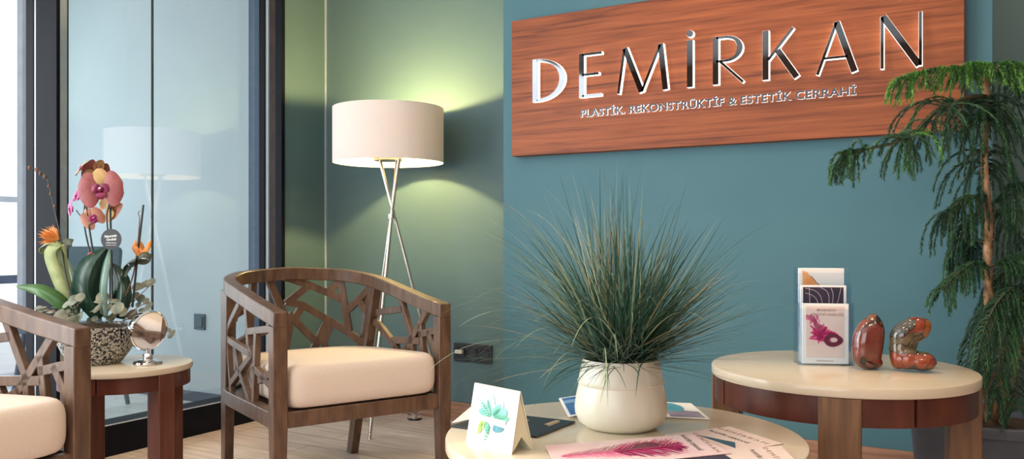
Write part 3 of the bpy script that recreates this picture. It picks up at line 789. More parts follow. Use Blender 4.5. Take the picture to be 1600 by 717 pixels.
# ribbons
def ribbon(m, pts, w, side, name='ribbon'):
    mb = MB(); leaf(mb, pts, [w] * 4, side, 0)
    bmesh.ops.remove_doubles(mb.bm, verts=mb.bm.verts, dist=1e-6)
    o = mb.build(name, m, orc); s = o.modifiers.new('thick', 'SOLIDIFY'); s.thickness = .0012
ribbon(M['ribbon'], [ol(92, 380, -.02), ol(78, 395, -.03), ol(88, 430, -.03), ol(102, 462, -.02), ol(112, 486)], .020, RT + UP * .35)
ribbon(M['ribbon'], [ol(95, 382, -.02), ol(98, 410, -.01), ol(104, 440, 0), ol(116, 480)], .016, RT + UP * .1)
ribbon(M['ribbon'], [ol(94, 382, -.02), ol(80, 378, -.01), ol(64, 386, 0), ol(70, 393, .02), ol(92, 384, .01)], .013, FW + UP * .5)
ribbon(M['ribbon_dark'], [ol(92, 384), ol(104, 378, -.02), ol(113, 380, -.02), ol(104, 386, 0)], .012, UP + FW * .3)
ribbon(M['ribbon_dark'], [ol(192, 432), ol(196, 414, -.01), ol(212, 406, -.02), ol(205, 418, .01)], .012, UP * .5 + FW)
ribbon(M['ribbon_dark'], [ol(214, 407), ol(222, 398, -.02), ol(236, 402, -.01), ol(228, 409, .01), ol(214, 408)], .010, UP + FW * .4)
ribbon(M['leaf_grey'], [ol(193, 432), ol(196, 424, .0), ol(204, 414, .0), ol(214, 408)], .010, RT + UP)
# stems and supporting sticks
def stem_obj(name, m, pts, r0, r1, n=20):
    c = bez(pts, n); MB().tube(c, [r0 + (r1 - r0) * i / (n - 1) for i in range(n)], 8).build(name, m, orc)
stem_obj('stem', M['stem_dark'], [ol(142, 400), ol(134, 365), ol(131, 340), ol(133, 312), ol(134, 298)], .0030, .0022)
stem_obj('stem', M['stem_dark'], [ol(133, 313), ol(128, 305), ol(124, 302)], .002, .0016)
stem_obj('stem', M['stem_dark'], [ol(133, 312), ol(142, 308), ol(150, 300)], .002, .0016)
stem_obj('stem', M['stem_dark'], [ol(131, 342), ol(124, 335), ol(119, 328)], .002, .0014)
stem_obj('stem', M['stem_dark'], [ol(131, 352), ol(138, 352), ol(145, 348)], .002, .0014)
stem_obj('stick', M['stem_dark'], [ol(148, 410), ol(140, 360), ol(133, 310)], .0032, .0030)
stem_obj('stick', M['stem_dark'], [ol(176, 480), ol(174, 400), ol(172, 316)], .0036, .0034)
stem_obj('stem', M['stem_dark'], [ol(172, 480, .01), ol(171, 400, .01), ol(167, 340, 0), ol(170, 318, -.02), ol(160, 296, -.03)], .0028, .0020)
stem_obj('stick', M['stem_dark'], [ol(207, 480), ol(214, 410), ol(224, 320)], .0036, .0034)
stem_obj('stem', M['stem_brown'], [ol(183, 492, .02), ol(205, 440), ol(213, 400), ol(218, 345), ol(216, 333), ol(219, 329)], .0026, .0010)
stem_obj('stem', M['stem_dark'], [ol(118, 500, -.04), ol(103, 430, -.03), ol(96, 380, -.01), ol(86, 330), ol(74, 280), ol(60, 266), ol(44, 262)], .0030, .0010, 30)
stem_obj('stem', M['stem_dark'], [ol(126, 498, -.05), ol(108, 450, -.05), ol(99, 410, -.03), ol(96, 382, -.01)], .0028, .0024)
for px, py, r in ((46, 262, .005), (57, 265, .006), (63, 271, .005), (70, 276, .006), (76, 291, .004), (79, 303, .004), (85, 322, .004)):
    MB().ball(ol(px, py), (r, r, r * 1.5), 6).build('flower_bud', M['stem_brown'], orc)
# flowers
def petal_ring(mb, c, nrm, R, k, w, rot, cup=.12, mi=0, up=UP):
    nrm = Vector(nrm).normalized(); x = up.cross(nrm).normalized(); y = nrm.cross(x)
    mb.mi = mi
    for i in range(k):
        a = rot + 2 * PI * i / k; d_ = x * math.cos(a) + y * math.sin(a); s = nrm.cross(d_)
        nseg = 8; rows = []
        for j in range(nseg + 1):
            t = j / nseg; ww = w * R * math.sin(PI * min(.08 + t * .86, 1)) ** .7
            base = c + d_ * R * (.06 + t) + nrm * R * cup * (math.sin(t * PI * .9) - .3)
            rows.append([base + s * ww * q + nrm * R * .07 * (1 - q * q) for q in (-1, -.5, 0, .5, 1)])
        vr = [[mb.bm.verts.new(p_) for p_ in r] for r in rows]
        for j in range(nseg):
            for q in range(4):
                mb._faces([vr[j][q], vr[j][q + 1], vr[j + 1][q + 1], vr[j + 1][q]], [(0, 1, 2, 3)], True)
def flower(px, py, R, nrm, outer, inner, lip, dd=0.0, rot=.3):
    c = ol(px, py, dd); mb = MB(); nrm = Vector(nrm).normalized()
    petal_ring(mb, c - nrm * .004, nrm, R, 3, .42, PI / 2 + rot)
    o = mb.build('flower', outer, orc, recalc=False)
    mb = MB(); petal_ring(mb, c, nrm, R * .98, 2, .92, rot); mb.build('petal', inner, o, recalc=False)
    mb = MB(); mb.ball(c + nrm * R * .16, (R * .15, R * .15, R * .13), 8); petal_ring(mb, c + nrm * R * .10 - UP * R * .06, nrm, R * .42, 3, .55, -PI / 2 + rot, .3)
    l = mb.build('lip', lip, o, recalc=False)
    mb = MB(); mb.ball(c + nrm * R * .27 + UP * R * .04, R * .055, 6); mb.build('column', M['paper_white'], o)
TC = -FW                                # towards the camera
flower(158, 296, .066, TC + RT * .25 + UP * .05, M['petal_yellow'], M['petal_coral'], M['lip_dark'], -.045, .1)
flower(170, 302, .056, RT * .9 + FW * .5, M['petal_peach'], M['petal_peach'], M['lip_dark'], .02, .5)
flower(150, 270, .045, FW * .6 - RT * .8 + UP * .4, M['petal_yellow'], M['petal_coral'], M['lip_dark'], 0, .2)
flower(172, 322, .050, RT * .4 + FW * .9 - UP * .2, M['petal_yellow'], M['petal_peach'], M['lip_dark'], .03, .9)
flower(128, 262, .032, -RT * .7 + UP * .6 - FW * .4, M['petal_yellow'], M['petal_yellow'], M['petal_magenta'], .0, .8)
flower(147, 262, .036, UP * .7 + TC * .5, M['petal_yellow'], M['petal_coral'], M['lip_dark'], .03, .4)
flower(110, 326, .026, -RT * .7 + TC * .6, M['petal_magenta'], M['petal_magenta'], M['lip_dark'], 0, .4)
flower(120, 306, .024, -RT * .5 + TC * .6 + UP * .3, M['petal_magenta'], M['petal_magenta'], M['lip_dark'], .01, .1)
flower(145, 341, .036, RT * .6 + TC * .7, M['petal_peach'], M['petal_peach'], M['petal_magenta'], .01, .6)
flower(131, 285, .028, -RT * .9 + TC * .3, M['petal_peach'], M['petal_magenta'], M['petal_magenta'], .01, 1.0)
# orange feathery tuft and orange bloom
tf = MB(); c0 = ol(92, 374, -.01)
for i in range(130):
    d_ = (-RT * random.uniform(.3, 1) + UP * random.uniform(-.15, .75) + FW * random.uniform(-.5, .5)).normalized()
    ln = random.uniform(.035, .068); s_ = d_.cross(TC).normalized() * .0022
    tf.strip([c0 - s_, c0 + d_ * ln * .6 - s_ * 1.2, c0 + d_ * ln - UP * .004], [c0 + s_, c0 + d_ * ln * .6 + s_ * 1.2, c0 + d_ * ln + s_ * .2 - UP * .004])
tf.build('feather_tuft', M['orange_petal'], orc, recalc=False)
for pts in ([ol(219, 402), ol(213, 392, -.01), ol(210, 384, -.01), ol(212, 374)], [ol(219, 402), ol(226, 393, -.01), ol(232, 383), ol(236, 376)], [ol(219, 402, .01), ol(221, 392, .02), ol(219, 382, .02), ol(217, 376, .02)]):
    leaf_obj('orange_petal', M['orange_petal'], pts, [.004, .011, .009, .001], RT + UP * .3, .3)
# eucalyptus sprays
eu = MB()
random.seed(21)
def disc(mb, c, r, nrm):
    nrm = Vector(nrm).normalized(); x = nrm.orthogonal().normalized(); y = nrm.cross(x); a0 = random.random() * 6
    ring = [c + x * r * math.cos(a0 + 2 * PI * i / 10) + y * r * .8 * math.sin(a0 + 2 * PI * i / 10) for i in range(10)]
    ctr = mb.bm.verts.new(c + nrm * r * .16); vs = [mb.bm.verts.new(q) for q in ring]
    for i in range(10): mb._faces([ctr, vs[i], vs[(i + 1) % 10]], [(0, 1, 2)], True)
for k in range(46):
    px = random.uniform(92, 215); py = random.uniform(462, 502) if 112 < px < 205 else random.uniform(472, 508)
    dd = random.uniform(-.10, .02) if px < 195 else random.uniform(.02, .06)
    disc(eu, ol(px, py, dd), random.uniform(.010, .024), (random.uniform(-.6, .6) * RT + TC * random.uniform(.2, 1) + UP * random.uniform(.1, 1)))
for k in range(14):
    disc(eu, ol(60 + k * 4, 480 + random.uniform(-5, 5) + k * .8, -.05), random.uniform(.007, .013), UP + TC * random.uniform(-.2, .8))
for (px, py) in ((214, 448), (222, 446), (230, 443), (236, 441), (210, 462), (220, 466), (228, 470), (232, 478), (216, 475), (222, 484), (235, 490), (262, 515), (268, 522), (256, 508), (250, 500)):
    disc(eu, ol(px, py, random.uniform(.05, .09)), random.uniform(.011, .020), UP * .5 + TC * random.uniform(.3, 1) + RT * random.uniform(-.5, .5))
eu.build('eucalyptus_leaves', M['euca'], orc, recalc=False)
et = MB()
for pts in ([ol(190, 495, .0), ol(210, 470), ol(228, 452), ol(240, 440)], [ol(195, 500), ol(225, 495, .06), ol(250, 505, .07), ol(268, 522, .07)], [ol(120, 498, -.05), ol(90, 488, -.05), ol(60, 480, -.05)], [ol(195, 495), ol(215, 480), ol(233, 472)]):
    et.tube(bez(pts, 10), .0014, 6)
et.build('twig', M['stem_brown'], orc)
MB().ball(ol(141, 405, .0), (.020, .006, .026), 8, Matrix.Rotation(.5, 4, 'Y')).build('heart_pick', M['red_pick'], orc)
# round tag
tcn = ol(174, 374, -.055)
tm = frame(tcn, RT + FW * -.05, UP)
tg = MB(); tg.lathe([(0, 0), (.0345, 0), (.0345, .0015), (0, .0015)], 40, M4=tm)
tag_o = tg.build('tag', M['socket_black'], orc)
tt = MB()
text_bm(tt, 'Naturasis', .040, .0085, tm @ Matrix.Translation((-.021, .0055, .0016)) @ Matrix.Rotation(.10, 4, 'Z'), .0004, .01)
text_bm(tt, 'Orchid', .032, .0085, tm @ Matrix.Translation((-.015, -.0050, .0016)) @ Matrix.Rotation(.08, 4, 'Z'), .0004, .01)
text_bm(tt, 'collection', .036, .0040, tm @ Matrix.Translation((-.018, -.0125, .0016)), .0004)
text_bm(tt, 'collection', .036, .0026, tm @ Matrix.Translation((-.018, -.0195, .0016)), .0004)
tt.build('tag_lettering', M['paper_white'], tag_o)

# ------------------------------------------------------------------ planter with grass
gc = W((970 - CX) / F * 1.74, 1.74)
gp = empty('grass_planter', (gc.x, gc.y, T1Z), 0, 'white ceramic planter with spiky green grass on the low table', 'potted plant')
prof = [(0, 0), (.066, 0), (.074, .003), (.0885, .014), (.0955, .030), (.0965, .044), (.0935, .066), (.0895, .084), (.0878, .090), (.0900, .0935), (.0905, .0965), (.0880, .1000), (.0845, .118), (.0800, .1400), (.0790, .1430), (.0765, .1430), (.0755, .139), (.0760, .125), (0, .125)]
MB().lathe(prof, 96).build('pot', M['pot_white'], gp)
sl = MB(); sl.lathe([(.0758, .124), (.0750, .133), (.04, .137), (0, .138)], 32, cap=False); sl.build('soil', M['soil'], gp)
random.seed(5)
gr = MB()
def blade(mb, base, az, el, L, w, grav, mi, n=12, twist=0.0):
    mb.mi = mi
    d_ = Vector((math.cos(az) * math.sin(el), math.sin(az) * math.sin(el), math.cos(el)))
    q = Vector(base); l_, r_ = [], []
    side = Vector((-math.sin(az + twist), math.cos(az + twist), 0))
    for i in range(n + 1):
        t = i / n; ww = w * (.55 + .45 * min(t * 5, 1)) * (1 - t) ** .55
        l_.append(q - side * ww); r_.append(q + side * ww)
        d_ = (d_ + Vector((0, 0, -1)) * grav * (t ** 1.3) / n).normalized()
        q = q + d_ * L / n
    mb.strip(l_, r_)
RAZ = math.atan2(SA, CA)
for i in range(1250):
    az = random.uniform(0, 2 * PI)
    rr = .052 * math.sqrt(random.random()); ba = random.uniform(0, 2 * PI)
    el = min(abs(random.gauss(0, .30)) if random.random() < .13 else random.uniform(.40, 1.52), 1.52)
    rightness = math.cos(az - RAZ)
    if el < .30: L = random.uniform(.22, .44); g = random.uniform(.1, .6)
    else: L = random.uniform(.20, .37); g = random.uniform(.4, 1.6) if rightness < .2 else random.uniform(.1, .9)
    mi = random.choices((0, 1, 2, 3), (.55, .30, .10, .05))[0]
    blade(gr, (rr * math.cos(ba), rr * math.sin(ba), .132), az, el, L, random.uniform(.0011, .0025), g, mi, 12, random.uniform(-1, 1))
for i in range(130):         # long arching blades, mostly to the side of the armchair
    az = RAZ + PI + random.gauss(0, .8) if random.random() < .7 else random.uniform(0, 2 * PI)
    blade(gr, (random.uniform(-.04, .04), random.uniform(-.04, .04), .135), az, random.uniform(.45, 1.25), random.uniform(.32, .50), random.uniform(.0016, .0027), random.uniform(1.6, 3.6), random.choice((0, 1, 1, 2, 2, 2)), 16, random.uniform(-.8, .8))
for i in range(90):          # stiff dark blades fanning away from the armchair
    blade(gr, (random.uniform(-.03, .04), random.uniform(-.03, .04), .135), RAZ + random.gauss(0, .55), random.uniform(.45, 1.25), random.uniform(.24, .33), random.uniform(.0016, .0027), random.uniform(0, .35), random.choice((0, 0, 1)), 10, random.uniform(-.6, .6))
for i in range(46):          # tan seed blades standing up
    az = RAZ + PI + random.gauss(0, .5)
    blade(gr, (random.uniform(-.03, .01), random.uniform(-.03, .03), .135), az, random.uniform(.02, .40), random.uniform(.28, .40), .0016, random.uniform(0, .3), random.choice((2, 3, 3)), 10)
gr.build('foliage', [M['grass_dark'], M['grass_mid'], M['grass_pale'], M['grass_tan']], gp, recalc=False)

# ------------------------------------------------------------------ papers on the low table
def sheet(name, corners, z, th, m, label, cat, group=None, edge=None):
    """flat booklet given by its four corners (far edge first, going round); returns (object, matrix, length, width)"""
    a, b, c_, d_ = [Vector((q.x, q.y, 0)) for q in corners]
    ctr = (a + b + c_ + d_) / 4
    o = empty(name, (ctr.x, ctr.y, z), 0, label, cat, group)
    mb = MB()
    mb.prism([((q - ctr).x, (q - ctr).y) for q in (a, b, c_, d_)], 0, th)
    mb.build('cover', m, o, .0006, 1)
    M4 = Matrix(((c_ - d_).normalized(), (a - d_).normalized(), UP)).transposed().to_4x4()
    M4.translation = d_ - ctr + Vector((0, 0, th))
    return o, M4, (c_ - d_).length, (a - d_).length
def art(o, name, m, polys, M4, z=.0001, th=.0003):
    mb = MB()
    for q in polys: mb.prism(q, z, z + th, M4)
    return mb.build(name, m, o)
def par(a, b, d): return [a, b, b + (d - a), d]
# black folder under the tent card
fl, fr_, fb = on_z(705, 668, T1Z), on_z(899, 661, T1Z), on_z(838, 685, T1Z)
ft = fl + fr_ - fb
o, M4, L, Wd = sheet('folder', [ft, fr_, fb, fl], T1Z + .0005, .004, M['black_card'], 'black folder with gold printing under the white tent card', 'folder')
art(o, 'gold_lettering', M['gold_ink'], [[(L * .80, Wd * .62), (L * .86, Wd * .62), (L * .86, Wd * .92), (L * .80, Wd * .92)], [(L * .87, Wd * .55), (L * .885, Wd * .55), (L * .885, Wd * .85), (L * .87, Wd * .85)], [(L * .55, Wd * .25), (L * .57, Wd * .25), (L * .57, Wd * .75), (L * .55, Wd * .75)]], M4)
# open white booklet lying on the folder's far end
ba = [on_z(735, 640, T1Z), on_z(795, 640, T1Z), on_z(770, 652, T1Z), on_z(706, 665, T1Z)]
o, M4, L, Wd = sheet('booklet', ba, T1Z + .0048, .002, M['paper'], 'cream open booklet lying on the black folder behind tent card', 'booklet')
# blue brochure and turquoise circle brochure behind the planter
pa, pb, pd = on_z(873, 626, T1Z), on_z(940, 646, T1Z), on_z(888, 655, T1Z)
q = [pa, pa + (pb - pd), pb, pd]
o, M4, L, Wd = sheet('brochure', q, T1Z + .0048, .0015, M['paper_white'], 'white-bordered blue brochure poking out behind the white planter', 'brochure', 'brochures on the low table')
art(o, 'printed_picture', M['blue_ink'], [[(.008, .01), (L - .008, .01), (L - .008, Wd - .01), (.008, Wd - .01)]], M4)
art(o, 'printed_band', M['sky_ink'], [[(.008, Wd * .62), (L - .008, Wd * .62), (L - .008, Wd * .80), (.008, Wd * .80)]], M4, .0005)
pa, pb, pd = on_z(1080, 631, T1Z), on_z(1110, 656, T1Z), on_z(1010, 651, T1Z)
q = [pa - (pb - pd), pa, pb, pd]
o, M4, L, Wd = sheet('brochure', q, T1Z + .0005, .0015, M['paper_white'], 'white brochure with a turquoise circle beside the planter', 'brochure', 'brochures on the low table')
cc = [(L * .56 + L * .20 * math.cos(2 * PI * i / 32), Wd * .64 + Wd * .28 * math.sin(2 * PI * i / 32)) for i in range(32)]
art(o, 'mauve_picture', M['mauve_ink'], [[(L * .40, .008), (L - .008, .008), (L - .008, Wd * .42), (L * .40, Wd * .5)]], M4)
art(o, 'turquoise_circle', M['turq_ink'], [cc], M4, .0005)
# three brochures at the front
def brochure_text(o, M4, L, Wd, x, flip=1):
    mb = MB()
    text_bm(mb, 'DEMİRKAN', Wd * .86, .0095, M4 @ Matrix.Translation((x, Wd * .94, .0003)) @ Matrix.Rotation(-PI / 2, 4, 'Z'), .0003, 0, 1.35)
    mb.build('title_lettering', M['brown_ink'], o)
    mb = MB()
    text_bm(mb, 'PLASTİK CERRAHİ', Wd * .70, .0085, M4 @ Matrix.Translation((x - .030, Wd * .90, .0003)) @ Matrix.Rotation(-PI / 2, 4, 'Z'), .0003, .02)
    mb.build('text_lettering', M['grey_ink'], o)
ZA = T1Z + .0005
a_, b_, c_ = on_z(1143, 670, ZA), on_z(1224, 694, ZA), on_z(1139, 708, ZA)
a_ = on_z(1120, 667, ZA)
q = [c_ + (a_ - b_), a_, b_, c_]
q2 = [on_z(1036, 680, ZA), on_z(1140, 667, ZA), on_z(1224, 694, ZA), on_z(1120, 711, ZA)]
o, M4, L, Wd = sheet('brochure', q2, ZA, .0015, M['paper_peach'], 'cream brochure with a dark teal triangle, beneath the pink feather one', 'brochure', 'brochures on the low table')
brochure_text(o, M4, L, Wd, L * .80)
art(o, 'teal_triangle', M['teal_ink'], [[(L * .36, Wd * .80), (L * .53, Wd * .30), (L * .36, Wd * .10)]], M4)
ZA2 = ZA + .0030
q3 = [on_z(1030, 712, ZA2), on_z(1221, 697, ZA2), on_z(1262, 740, ZA2), on_z(1060, 760, ZA2)]
o, M4, L, Wd = sheet('brochure', q3, ZA2, .0015, M['paper_peach'], 'peach brochure with dark picture at the table front edge', 'brochure', 'brochures on the low table')
brochure_text(o, M4, L, Wd, L * .88)
art(o, 'dark_picture', M['navy_ink'], [[(L * .1, Wd * .08), (L * .62, Wd * .08), (L * .50, Wd * .94), (L * .1, Wd * .94)]], M4)
ZA3 = ZA2 + .0022
q4 = [on_z(852, 697, ZA3), on_z(1084, 679, ZA3), on_z(1143, 709, ZA3), on_z(872, 736, ZA3)]
o, M4, L, Wd = sheet('brochure', q4, ZA3, .0018, M['paper_pink'], 'pale pink brochure printed with a magenta feather', 'brochure', 'brochures on the low table')
brochure_text(o, M4, L, Wd, L * .925)
# feather: shaft from the tail at x=.12L to the tip at .76L
sx0, sx1, cy = L * .04, L * .80, Wd * .48
barbs, plum = [], []
random.seed(3)
wisps = []
for i in range(190):
    t = i / 189; x = sx0 + (sx1 - sx0) * (.02 + .94 * t)
    env = Wd * (.10 + .28 * min(1, t * 1.8)) * (1 - max(0, t - .78) / .22 * .75)
    for sg in (-1, 1):
        e = env * random.uniform(.6, 1.0); dx = e * random.uniform(.5, .8); w_ = .0016 if t > .42 else .0005
        q_ = [(x, cy - w_), (x + dx + w_, cy + sg * e), (x + dx * 1.05, cy + sg * e * 1.02), (x, cy + w_)]
        (barbs if t > .42 or random.random() < .3 else wisps).append(q_)
art(o, 'pale_barbs', M['pink_ink'], wisps, M4, .0001, .0002)
art(o, 'printed_feather', M['magenta'], barbs, M4, .0001, .0002)
art(o, 'feather_plum', M['plum_ink'], [[(L * .46, cy + .004), (L * .52, cy + Wd * .22), (L * .60, cy + Wd * .26), (L * .67, cy + Wd * .12), (L * .63, cy + .006)]], M4, .0005, .0002)  # plum printed area in the dark part of the feather
art(o, 'feather_shaft', M['pink_ink'], [quad((L * .05, cy), (sx1, cy + .002), .0012, .0016)], M4, .0008, .0002)

# ------------------------------------------------------------------ tent card
bl, br, bb = on_z(728, 691, T1Z), on_z(799, 711, T1Z), on_z(829, 702, T1Z)
bx = (br - bl); wd = bx.length; bx.normalize(); by = (bb - br); by -= bx * by.dot(bx); dp = by.length; by.normalize()
tcd = empty('tent_card', (bl.x, bl.y, T1Z + .0002), math.atan2(bx.y, bx.x), 'white folded tent card with a watercolour tropical leaf print', 'card')
hh = .112
apex = dp * .40
zoff = .0052
mb = MB()
th = .0012
def slab(y0, z0, y1, z1, x0=0, x1=wd):
    d_ = Vector((0, y1 - y0, z1 - z0)).normalized(); n_ = Vector((0, -d_.z, d_.y)) * th
    mb.hexa([Vector((x0, y0, z0)), Vector((x1, y0, z0)), Vector((x1, y1, z1)), Vector((x0, y1, z1))], [Vector((x0, y0, z0)) - n_, Vector((x1, y0, z0)) - n_, Vector((x1, y1, z1)) - n_, Vector((x0, y1, z1)) - n_])
slab(0, 0, apex, hh)
mb.build('front_panel', M['paper_white'], tcd)
mb = MB(); slab(dp, 0, apex + .0012, hh); mb.build('rear_panel', M['paper_cream'], tcd)
mb = MB(); mb.prism([(.001, 0.001), (apex, hh - .004), (dp - .001, .001), (dp - .003, 0.001), (dp * .5, .028), (.004, .001)], wd - .0035, wd - .0023, frame((0, 0, 0), (0, 1, 0), (0, 0, 1)))
mb.build('side_gusset', M['paper_cream'], tcd)
TM = frame((0, -.0013, 0), (1, 0, 0), (0, apex, hh))
TM = TM @ Matrix.Translation((0, 0, 0))
if (TM.to_3x3() @ Vector((0, 0, 1))).y > 0: TM = TM @ Matrix.Scale(-1, 4, (0, 0, 1))
SL = math.hypot(apex, hh)
PC = Vector((wd * .50, SL * .52, 0))
TM = TM @ Matrix.Translation(PC) @ Matrix.Diagonal((1.18, .84, 1, 1)) @ Matrix.Translation(-PC)
def frond(x, y, a, ln, w, k=7):
    out = []
    d_ = Vector((math.cos(a), math.sin(a))); n_ = Vector((-d_.y, d_.x))
    for i in range(k):
        t = (i + .6) / k; b0 = Vector((x, y)) + d_ * ln * t
        for sg in (-1, 1):
            tip = b0 + (n_ * sg * w * math.sin(PI * (.2 + .75 * t)) + d_ * ln * .16)
            s_ = d_ * ln * .05
            out.append([tuple(b0 - s_), tuple(b0 + s_), tuple(tip)])
    out.append(quad((x, y), tuple(Vector((x, y)) + d_ * ln), .0012, .0004))
    return out
def oval(x, y, a, ln, w, n=14):
    d_ = Vector((math.cos(a), math.sin(a))); n_ = Vector((-d_.y, d_.x)); pts = []
    for i in range(n):
        u = 2 * PI * i / n; pts.append(tuple(Vector((x, y)) + d_ * ln * (.5 + .5 * math.cos(u)) + n_ * w * math.sin(u)))
    return pts
cx_, cy_ = wd * .50, SL * .53
art(tcd, 'aqua_print', M['aqua_ink'], [oval(cx_ - .004, cy_ + .004, 1.7, .045, .010), oval(cx_ + .005, cy_, 1.2, .040, .010), oval(cx_ - .01, cy_ - .005, 2.4, .03, .008)], TM, .0002, .0002)
art(tcd, 'mint_print', M['mint_ink'], frond(cx_ - .004, cy_ - .004, 2.3, .044, .014) + [oval(cx_ + .004, cy_ - .003, .65, .036, .012), oval(cx_, cy_, 1.0, .034, .007), oval(cx_ + .006, cy_ - .004, .15, .034, .008), oval(cx_ - .006, cy_ - .004, 2.75, .030, .007), oval(cx_ - .012, cy_ - .016, -1.3, .024, .006)], TM, .0005, .0002)
art(tcd, 'green_print', M['green_ink'], frond(cx_ + .002, cy_ - .006, .25, .038, .010) + frond(cx_ - .002, cy_, 1.95, .034, .007) + frond(cx_ - .002, cy_ - .02, -1.75, .042, .008, 6), TM, .0008, .0002)
art(tcd, 'deep_print', M['deep_ink'], [[(cx_ + .006, cy_ - .018), (cx_ + .033, cy_ - .020), (cx_ + .026, cy_ - .030), (cx_ + .014, cy_ - .034), (cx_ + .006, cy_ - .030)]], TM, .0005, .0002)
art(tcd, 'lime_print', M['lime_ink'], [oval(cx_ - .022, cy_ - .014, -1.7, .032, .005), oval(cx_ - .014, cy_ - .014, -1.9, .02, .005)], TM, .0005, .0002)
art(tcd, 'name_band', M['paper_white'], [[(cx_ - .028, cy_ - .015), (cx_ + .034, cy_ - .015), (cx_ + .034, cy_ - .004), (cx_ - .028, cy_ - .004)]], TM, .0011, .0002)
mb = MB(); text_bm(mb, 'DEMİRKAN', .056, .0042, TM @ Matrix.Translation((cx_ - .025, cy_ - .0115, .0014)), .0002)
mb.build('name_lettering', M['brown_ink'], tcd)

# ------------------------------------------------------------------ brochure holder with three brochures
p0 = on_z(1252, 570, T2Z); p1 = on_z(1329, 571.5, T2Z)
ax = (p1 - p0); ax.z = 0; ax.normalize(); ang = math.atan2(ax.y, ax.x)
hc = (p0 + p1) / 2
BW = .122
bh = empty('brochure_holder', (hc.x, hc.y, T2Z), ang, 'clear three-tier acrylic brochure holder on the round table', 'brochure holder')
tiers = [(.0, .155, .004), (.022, .200, .045), (.044, .243, .090)]     # y, top z, bottom z
t_ = .0022
for y, zt, zb in tiers:
    mb = MB()
    mb.box((-BW / 2 - .004, y - .0035, .002 if y == 0 else zb), (BW / 2 + .004, y - .0035 + t_, zt - .012)) if y == 0 else mb.box((-BW / 2 - .004, y - .0035, zb), (BW / 2 + .004, y - .0035 + t_, zt - .012))
    mb.build('tier_front', M['acrylic'], bh)
    MB().box((-BW / 2 - .004, y + .0165, .0), (BW / 2 + .004, y + .0185, zt + .002)).build('tier_back', M['acrylic'], bh)
for sx in (-1, 1):
    x = sx * (BW / 2 + .005)
    MB().prism([(-.0035, 0), (.0625, 0), (.0625, .245), (.041, .245), (.041, .202), (.019, .202), (.019, .157), (-.0035, .157)], x - .001, x + .001, frame((0, 0, 0), (0, 1, 0), (0, 0, 1))).build('side_wall', M['acrylic'], bh)
MB().box((-BW / 2 - .004, -.0035, 0), (BW / 2 + .004, .0625, .0022)).build('base', M['acrylic'], bh)
def booklet(i, label, m):
    y, zt, zb = tiers[i]
    loc = bh.matrix_basis @ Vector((0, y + .006, zb + .001)) if False else None
    w_ = .113; z_ = .004 if i == 0 else .004
    o = empty('brochure', hc + ax * 0 + Vector((-ax.y, ax.x, 0)) * (y + .006) + Vector((0, 0, T2Z + .0028 - hc.z)), ang, label, 'brochure', 'brochures in the acrylic holder')
    hgt = zt - .003
    MB().box((-w_ / 2, 0, 0), (w_ / 2, .006, hgt)).build('cover', m, o, .0006, 1)
    return o, frame((-w_ / 2, -.0001, 0), (1, 0, 0), (0, 0, 1)), w_, hgt
o, A, w_, hg = booklet(0, 'peach brochure with a pink feathered mask, lowest in the holder', M['paper_white'])
art(o, 'picture', M['paper_peach'], [[(.010, .016), (w_ - .010, .016), (w_ - .010, hg - .007), (.010, hg - .007)]], A)
random.seed(9)
fe = []
for i in range(120):
    t = random.random(); x = .020 + .030 * t + .006 * math.sin(t * 3) + random.gauss(0, .0045 + .004 * t); y = hg - .028 - .055 * t + random.gauss(0, .004)
    fe.append(oval(x, y, random.uniform(3.6, 5.2), random.uniform(.008, .016), random.uniform(.0015, .003), 8))
art(o, 'pink_feathers', M['pink_ink'], fe, A, .0005, .0002)
fe = []
for i in range(46):
    a = random.uniform(0, 2 * PI); fe.append(oval(.043 + random.gauss(0, .004), .072 + random.gauss(0, .005), a, random.uniform(.012, .024), .0022, 8))
fe += [oval(.050 + .003 * i, .078 + random.gauss(0, .003), random.uniform(-.6, .9), .018, .003, 8) for i in range(8)]
art(o, 'magenta_feathers', M['magenta'], fe, A, .0009, .0002)
def ringpoly(cx, cy, rx, ry, ix, iy, n=24):
    out = []
    for i in range(n):
        a, b = 2 * PI * i / n, 2 * PI * (i + 1) / n
        k = lambda u: 1 + .22 * max(0, math.cos(u)) ** 6
        out.append([(cx + rx * k(a) * math.cos(a), cy + ry * k(a) * math.sin(a)), (cx + rx * k(b) * math.cos(b), cy + ry * k(b) * math.sin(b)), (cx + ix * math.cos(b) + .002, cy + iy * math.sin(b) + .001), (cx + ix * math.cos(a) + .002, cy + iy * math.sin(a) + .001)])
    return out
art(o, 'mask', M['plum_ink'], ringpoly(.074, .060, .021, .0165, .010, .006), A, .0013, .0002)
mb = MB()
text_bm(mb, 'MASKSIZIN', .046, .0058, A @ Matrix.Translation((.036, hg - .019, .0006)), .0002, .01)
text_bm(mb, 'CİDDİYET GÜZELLİĞİ', .078, .0052, A @ Matrix.Translation((.022, hg - .030, .0006)), .0002, .01)
text_bm(mb, 'DEMİRKAN', .040, .0040, A @ Matrix.Translation((.036, .006, .0006)), .0002, 0, 1.2)
mb.build('title_lettering', M['brown_ink'], o)
o, A, w_, hg = booklet(1, 'dark brochure with thin curved lines in the middle tier', M['paper_white'])
art(o, 'picture', M['navy_ink'], [[(.007, .02), (w_ - .007, .02), (w_ - .007, hg - .005), (.007, hg - .005)]], A)
cl = []
